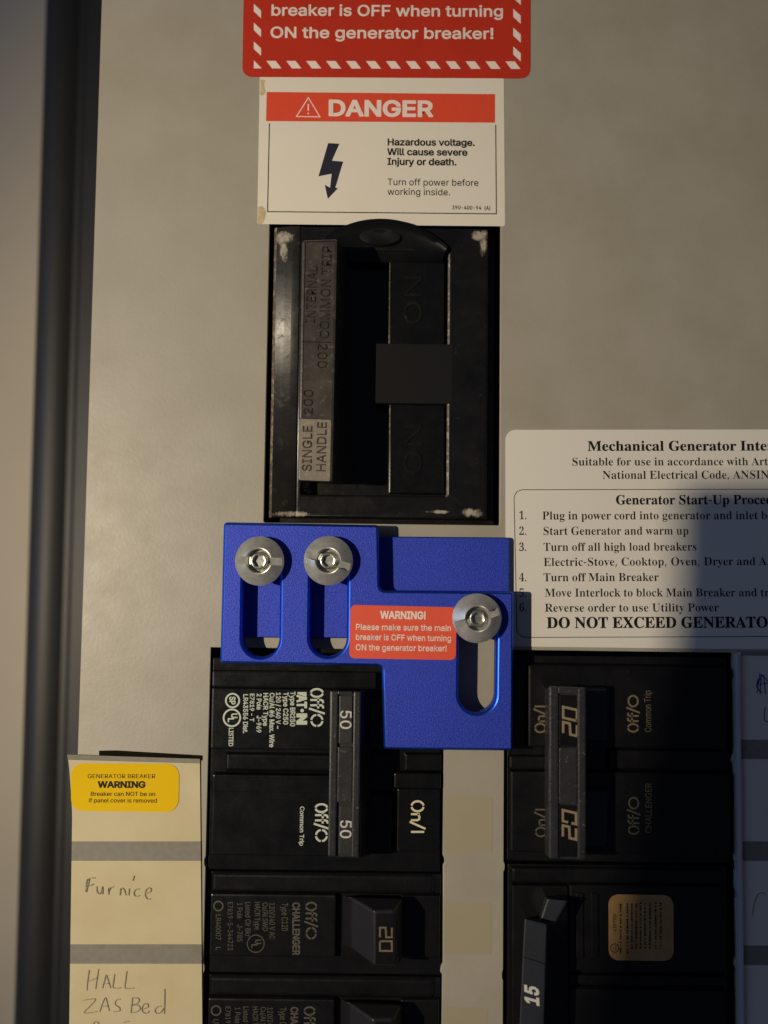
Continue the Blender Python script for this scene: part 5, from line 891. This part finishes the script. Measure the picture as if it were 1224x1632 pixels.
# ------------------------------------------------------------------ single twenty amp breakers (left column)
R1 = root('single_pole_breaker', 'black single-pole twenty amp breaker with faded tan print, below the two-pole fifty amp breaker', 'circuit breaker', 515, 1470, -60, group='single-pole breakers in the left column')
b = BM(); slab(b, 335, 1391, 703, 1552, -6, -60, 2); mk('housing', b, m_blk2, R1)
b = BM(); slab(b, 340, 1396, 690, 1421, -1, -6, 3, 4); mk('top_ridge', b, m_blk2, R1)
b = BM(); slab(b, 335, 1426, 535, 1525, 7, -6, 2.5, 2); mk('printed_face', b, m_blk2, R1)
b = BM(); slab(b, 640, 1428, 700, 1526, 3, -6, 2.5, 2); mk('on_side_face', b, m_blk2, R1)
b = BM()
loft(b, [[U(x, y, 0) for x, y in ((546, 1506), (646, 1522), (646, 1436), (546, 1428))],
         [U(x, y, 30) for x, y in ((560, 1512), (640, 1530), (642, 1432), (560, 1430))],
         [U(x, y, 62) for x, y in ((597, 1540), (633, 1541), (628, 1450), (596, 1452))]], 3.5, 3)
hb = mk('toggle_handle', b, m_tie_dk, R1)
b = BM(); ubox(b, 0, 0, 1, 1, 1, 0, 0); b.free()
b = BM(); c = U(607, 1441, 41)
fill(b, [circle((0, 0), 9.5, 24, ry=3.6)], 0)
for v in b.verts: v.co = Vector((c.x + v.co.x, c.y + v.co.y * .8 + .2, c.z + v.co.y * -1.9 + 1.6))
mk('lock_hole', b, m_blk, hb)
b = BM(); slab(b, 598.5, 1456, 631, 1537, 62.7, 60, .5); npl = mk('number_plate', b, m_blk2, hb)
b = BM(); strokes(b, SEG20, (605.5, 1478.5), (605.5, 1515.5), 19, 62.9, 2.6, 1.8); mk('numerals', b, m_golddim, hb)
z = 7.25; b = BM()
strokes(b, OFF4, (487, 1438), (487, 1497), 18, z, 2.6, 2.6)
text(b, 'CHALLENGER', (466.5, 1438), (466.5, 1522), 11, z, bold=.03)
for s_, x, y0, y1, c_ in (('Type C120', 449, 1439, 1484, 10), ('120/240 V AC', 429.5, 1438, 1497, 8.5), ('Cu/Al SWD', 418.5, 1438, 1484, 8.5), ('HACR Type', 406, 1437, 1482, 8.5),
                          ('Listed Cir Bkr', 391, 1437, 1493, 8.5), ('1 Pole    J-785', 378, 1438, 1501, 8.5), ('E7819-S-344723', 363, 1437, 1515, 8), ('LR40007    L', 344, 1457, 1514, 8)):
    text(b, s_, (x, y0), (x, y1), c_, z, bold=.006)
ribbon(b, circle(U(348, 1444, z), 7, 20), 2, z, close=True); ribbon(b, circle(U(407.6, 1504, z), 13, 28), 1.3, z, close=True)
text(b, 'U', (407, 1497), (407, 1505), 9, z, bold=.02); text(b, 'L', (401, 1504), (401, 1511), 9, z, bold=.02)
mk('faded_print', b, m_dim, R1)
pitch = U(515, 1604.5, 7) - U(515, 1438, 7)
def copy_tree(o, parent=None):
    c = o.copy(); COL.objects.link(c)
    if parent: c.parent = parent
    for ch in [x for x in bpy.data.objects if x.parent == o]: copy_tree(ch, c)
    return c
for k in (1, 2):
    if k == 2: break
    c2 = copy_tree(R1); c2.location = R1.location + Vector((0, pitch.y * k * S, 0))
    c2['label'] = 'lowest black single-pole breaker of the left column, cut off by the bottom edge'

# ------------------------------------------------------------------ right column: double twenty
R_ = root('double_pole_breaker', 'black two-pole twenty amp breaker with grubby grey tied handle, right of the blue plate', 'circuit breaker', 985, 1220, -60)
b = BM(); slab(b, 808, 1046, 1160, 1374, -6, -60, 2); mk('housing', b, m_blk2, R_)
b = BM(); slab(b, 842, 1062, 1158, 1192, 8, -6, 3, 3); mk('upper_pole_face', b, m_blk2, R_)
b = BM(); slab(b, 970, 1197, 1150, 1226, 2, -6, 3, 2); slab(b, 812, 1206, 870, 1226, 2, -6, 3, 2); mk('pole_divider', b, m_blk2, R_)
b = BM(); slab(b, 814, 1232, 1165, 1360, 7, -6, 3, 3); mk('lower_pole_face', b, m_blk2, R_)
b = BM(); slab(b, 925, 1100, 968, 1180, 24, 4, 6, 6); slab(b, 925, 1262, 968, 1348, 24, 4, 6, 6); mk('toggle_hub', b, m_tie_blue, R_)
ZT = 76
b = BM(); hull(b, [(868, 1362), (930, 1362), (930, 1098), (868, 1098)], 6, [(875, 1368), (932, 1371), (937, 1096), (876, 1093)], ZT - 5, 3)
th = mk('handle_tie', b, m_tie_old, R_, label='grey, scratched and grubby handle tie')
b = BM(); slab(b, 875, 1094, 890.5, 1369, ZT, ZT - 6, 3); slab(b, 920.5, 1096, 934, 1370, ZT, ZT - 6, 3); slab(b, 889, 1095, 922, 1106, ZT - .3, ZT - 6, 2)
mk('handle_rim', b, m_tie_old, th)
b = BM(); slab(b, 891, 1192, 920, 1282, ZT - 1, ZT - 6, 1.5); mk('centre_pad', b, m_tie_old, th)
for (y0, y1) in ((1108, 1190.5), (1283.5, 1366)):
    b = BM(); slab(b, 891.5, y0, 920, y1, ZT - 3, ZT - 6, 1); mk('number_plate', b, m_blk2, th)
b = BM(); strokes(b, sl(SEG20, .2), (919.5, 1173), (919.5, 1131.5), 22, ZT - 2.8, 3.6, 1.8); mk('numerals', b, m_gold, th)
b = BM(); strokes(b, sl(SEG20W, .2), (918, 1338), (918, 1296), 21, ZT - 2.8, 3.6, 1.8)
mk('numerals', b, m_gold, th)
z = 8.25; b = BM()
strokes(b, OFF0, (1018, 1167), (1018, 1108.5), 18, z, 2.8, 2.58); text(b, 'Common Trip', (1038, 1167), (1037, 1100), 10.5, z, bold=.004)
strokes(b, ON, (870, 1168), (870, 1125), 18, z, 2.8, 1.7)
mk('upper_print', b, m_golddim, R_)
z = 7.25; b = BM()
strokes(b, ON, (871, 1334), (871, 1289.5), 18, z, 2.6, 1.7); strokes(b, OFF0, (1019, 1330), (1019, 1271), 18, z, 2.4, 2.58)
text(b, 'CHALLENGER', (1038.5, 1328), (1038.5, 1248), 10, z, bold=.01)
mk('lower_print', b, m_dim, R_)

# ------------------------------------------------------------------ right column: fifteen amp breaker
R_ = root('single_pole_breaker', 'black fifteen amp breaker with a gold foil label and slate grey handle, bottom right', 'circuit breaker', 985, 1520, -60)
b = BM(); slab(b, 808, 1379, 1160, 1800, -6, -60, 2); mk('housing', b, m_blk2, R_)
b = BM(); slab(b, 816, 1386, 1150, 1408, 2, -6, 4, 2); slab(b, 816, 1412, 905, 1700, 4, -6, 2, 2); slab(b, 908, 1412, 1155, 1548, 6, -6, 3, 2); slab(b, 908, 1556, 1155, 1570, 2, -6, 2, 2); slab(b, 908, 1578, 1155, 1740, 6, -6, 3, 2)
for x in (918, 942): slab(b, x, 1424, x + 12, 1528, 9, 5, 1.5)
mk('faceplate', b, m_blk2, R_)
b = BM(); hull(b, [(850, 1500), (905, 1500), (905, 1428), (868, 1428)], 6, [(858, 1475), (882, 1475), (905, 1436), (872, 1432)], 50, 3); mk('toggle_pivot', b, m_tie_blue, R_)
b = BM(); hull(b, [(826, 1700), (885, 1700), (885, 1468), (838, 1462)], 6, [(824, 1720), (864, 1720), (871.5, 1473.5), (836, 1464)], 76, 2); th = mk('toggle_handle', b, m_tie_blue, R_)
b = BM(); ribbon(b, [U(834, 1525, 76.2), U(870.5, 1537, 76.2)], 1.3, 76.2); mk('mould_line', b, m_blk, th)
b = BM(); text(b, '15', (858.5, 1605), (857.5, 1573), 21, 76.25, bold=.03, slant=.3); mk('numerals', b, m_num, th)
b = BM(); fill(b, [rrect(970, 1426, 1073.5, 1531, 6.8, 15)], 6.8, extrude=.6)
gl = mk('gold_foil_label', b, m_foil, R_, label='rounded square gold foil label with tiny dark print')
b = BM(); z = 6.95; ribbon(b, circle(U(979.5, 1511, z), 6.3, 20), 1.1, z, close=True)
text(b, 'UL', (982, 1515), (982, 1507), 5, z)
text(b, 'LISTED', (982, 1484), (982, 1456), 5, z, bold=.01)
rnd = random.Random(3)
for i, x in enumerate((989, 1000, 1007, 1014, 1021, 1028, 1036, 1045, 1053)):
    y = 1520 if i < 2 else 1512
    while y > 1440:
        l_ = rnd.uniform(1.2, 3.2); ribbon(b, [U(x, y, z), U(x, y - l_, z)], rnd.uniform(2.2, 3.4), z); y -= l_ + rnd.choice((.9, .9, 1, 3.2))
mk('tiny_print', b, m_ink, gl)

# ------------------------------------------------------------------ left directory strip
R_ = root('circuit_directory_strip', 'yellowed card strip with pencil writing and a yellow sticker, lower left', 'directory card', 216, 1420, 2)
zc = 3.0
b = BM()
ys = [1211 + i * 12 for i in range(60)]
def zcard(u, y): return 2.5 + 9 * max(0, 1 - (y - 1203) / 90) ** 2 * (1 - u) ** 2 + 1.2 * math.sin(y / 60) * (1 - u) * 0.4
def strip(b, yA, yB, xl=lambda y: 107 + 8 * min(1, max(0, (y - 1203) / 95)) ** .6 - max(0, (y - 1300)) * .014, xr=lambda y: 318.5 + max(0, y - 1210) * .009, dz=0, n=10, step=10):
    rows = []; N_ = max(1, int((yB - yA) / step))
    for j in range(N_ + 1):
        y = yA + (yB - yA) * j / N_; row = []
        for i in range(n + 1):
            u = i / n; x = xl(y) * (1 - u) + xr(y) * u; yy = y + 7.5 * u * max(0, 1 - (y - 1203) / 60) * .9
            row.append(b.verts.new(U(x, yy, zcard(u, y) + dz)))
        rows.append(row)
    for r0, r1 in zip(rows, rows[1:]):
        for i in range(n): b.faces.new((r0[i], r1[i], r1[i + 1], r0[i + 1]))
strip(b, 1203, 1900)
r = bmesh.ops.extrude_face_region(b, geom=b.faces[:])
for v in r['geom']:
    if isinstance(v, bmesh.types.BMVert): v.co.z -= 1.6
bmesh.ops.recalc_face_normals(b, faces=b.faces)
mk('card', b, m_paper, R_, smooth=40)
for yA, yB in ((1203.2, 1211), (1341, 1372), (1505, 1536), (1668, 1700)):
    b = BM(); strip(b, yA, yB, dz=.35, step=4); mk('grey_band', b, m_band, R_)
def onz(px, py): return zcard((px - 113) / 206, py) + .4
hw = lambda zx, zy: (100 + zx / 3.6125, 1180 + zy / 3.6125)
HW = [
 [(152, 800), (142, 840), (133, 875)], [(138, 802), (160, 792), (186, 792)], [(140, 840), (160, 834), (176, 826)], [(150, 798), (136, 812), (132, 870)],
 [(193, 840), (198, 872), (210, 884), (222, 868), (228, 842), (228, 886)],
 [(262, 888), (266, 848), (264, 866), (276, 848), (292, 842)],
 [(328, 892), (331, 870), (334, 848)], [(333, 860), (342, 850), (352, 858), (358, 876), (362, 892)],
 [(378, 892), (382, 852)], [(402, 808), (411, 778)],
 [(440, 856), (420, 858), (408, 880), (420, 898), (442, 892)],
 [(478, 880), (502, 872), (508, 856), (494, 848), (478, 862), (474, 892), (486, 912), (504, 912)],
 [(152, 1320), (144, 1380), (138, 1438)], [(206, 1314), (196, 1380), (188, 1432)], [(142, 1388), (170, 1378), (202, 1366)],
 [(228, 1426), (240, 1385), (250, 1350), (264, 1390), (276, 1426)], [(234, 1402), (268, 1398)],
 [(298, 1344), (292, 1390), (292, 1424), (336, 1424)], [(368, 1328), (362, 1380), (360, 1426), (412, 1424)],
 [(116, 1496), (150, 1490), (188, 1490), (158, 1528), (122, 1566), (160, 1566), (196, 1560)],
 [(212, 1562), (230, 1510), (246, 1480), (258, 1520), (268, 1556)], [(222, 1532), (262, 1528)],
 [(332, 1488), (306, 1496), (302, 1520), (326, 1538), (326, 1556), (292, 1562)],
 [(402, 1480), (396, 1525), (392, 1566)], [(398, 1482), (430, 1482), (440, 1498), (424, 1516), (402, 1522)], [(402, 1522), (436, 1526), (446, 1546), (424, 1562), (392, 1568)],
 [(458, 1548), (488, 1536), (490, 1518), (470, 1516), (456, 1540), (462, 1564), (484, 1570), (498, 1556)],
 [(568, 1528), (544, 1534), (530, 1556), (544, 1572), (566, 1562), (580, 1540)], [(586, 1430), (586, 1490), (584, 1576)],
 [(176, 1640), (182, 1622), (196, 1618), (206, 1630), (196, 1645)], [(350, 1622), (384, 1616)]]
b = BM()
for L in HW:
    pts = [hw(*p) for p in L]
    sp = smooth_pts([Vector(p) for p in pts], 4)
    before = len(b.verts)
    ribbon(b, [U(x, y, 3.2) for x, y in sp], 1.35, 0)
    b.verts.ensure_lookup_table()
    for v in b.verts[before:]: v.co.z = 4.0
mk('pencil_writing', b, m_pencil, R_)
b = BM(); X = rrect(113, 1217, 284.5, 1294, 6, 19)
b3 = BM(); fill(b3, [X], 0)
# follow the curl of the card: subdivide then lift
bmesh.ops.subdivide_edges(b3, edges=b3.edges[:], cuts=3, use_grid_fill=True)
cx0, cx1 = U(110, 1250).x, U(318, 1250).x
def lift(v, dz):
    u = min(1, max(0, (v.co.x - cx0) / (cx1 - cx0))); py = 816 - v.co.y * .985 / 1.0
    v.co.z = zcard(u, 1203 + (U(200, 1203, 3).y - v.co.y) * 1.02) + dz
for v in b3.verts: lift(v, .9)
b.free()
ys_ = mk('yellow_sticker', b3, m_yellow, R_, label='yellow generator breaker warning sticker with black print')
b = BM()
for s_, x0, x1, y, c_, bo in (('GENERATOR BREAKER', 139.6, 247.5, 1240, 6.6, 0), ('WARNING', 156, 231.5, 1255, 9.6, .035), ('Breaker can NOT be on', 144, 247.5, 1268.5, 6.5, .006), ('if panel cover is removed', 141, 250, 1279, 6.5, .006)):
    text(b, s_, (x0, y), (x1, y + .5), c_, 5, bold=bo)
for v in b.verts: lift(v, 1.25)
mk('sticker_lettering', b, m_ink, ys_)
b = BM(); fill(b, [poly([(158, 1196.5), (185, 1196), (322, 1204), (322, 1212), (250, 1207), (158, 1204)], 1)], 1.6, extrude=1.5); mk('slot_shade_strip', b, m_slot_shade, R_)  # near-black strip painted for the shadow in the slot above the card

# ------------------------------------------------------------------ right directory strip
R_ = root('circuit_directory_strip', 'pale card strip with blue pen marks in the shadow at the right edge', 'directory card', 1220, 1400, 1)
b = BM(); slab(b, 1181, 1041, 1400, 2000, 2.5, .5, .3); mk('card', b, m_paper_r, R_)
for y0, y1 in ((1040, 1046), (1180, 1211), (1342, 1373), (1508, 1539)):
    b = BM(); slab(b, 1181, y0, 1399, y1, 2.8, 2.3, 0); mk('grey_band', b, m_band, R_)
b = BM()
rg = lambda x, y: (1140 + x / 2.667, 1020 + y / 2.667)
for L in ([(190, 140), (184, 180), (178, 225)], [(196, 145), (190, 230)], [(176, 190), (200, 150), (224, 175)], [(180, 165), (176, 200), (196, 225)], [(205, 150), (214, 230)], [(186, 190), (224, 182)]):
    ribbon(b, [U(*rg(x, y), 3) for x, y in L], 1.4, 3)
ribbon(b, smooth_pts([U(*rg(x, y), 3) for x, y in ((212, 285), (208, 330), (214, 345), (230, 345))]), 1.4, 3)
mk('pen_writing', b, m_biro, R_)
b = BM(); ribbon(b, smooth_pts([U(*rg(x, y), 3) for x, y in ((158, 1172), (166, 1120), (180, 1085), (200, 1074), (214, 1082))]), 1.4, 3); mk('pencil_writing', b, m_pencil, R_)

# ------------------------------------------------------------------ unseen phone-and-hand slab behind the lens, outlined from the wanted lower right shadow
sh = U(1050, 775, 1)
def shadow_pt(p, z):   # where the lamp ray to p crosses height z
    a = LAMP / S; t = (z - a.z) / (p.z - a.z); return a + (p - a) * t
zp = DIST + 70
c0 = shadow_pt(sh, zp)
R_ = root('phone_shadow_slab', 'unseen dark slab for a hand-held phone, shaped to cast the lower right shadow', 'phone', 612, 816, zp)
R_.location = Vector((c0.x, c0.y, zp)) * S
edge = [shadow_pt(U(x, y, 1), zp) for x, y in ((1074, 774), (1064, 1000), (1018, 1250), (964, 1480), (915, 1720), (860, 2050))]
edge = [(p.x, p.y) for p in edge]
b = BM(); fill(b, [smooth_pts(edge, 4) + [(edge[-1][0] + 560, edge[-1][1] - 40), (c0.x + 560, c0.y)]], zp + 50, extrude=50, bevel=5)
mk('shadow_slab', b, m_shadow_slab, R_)
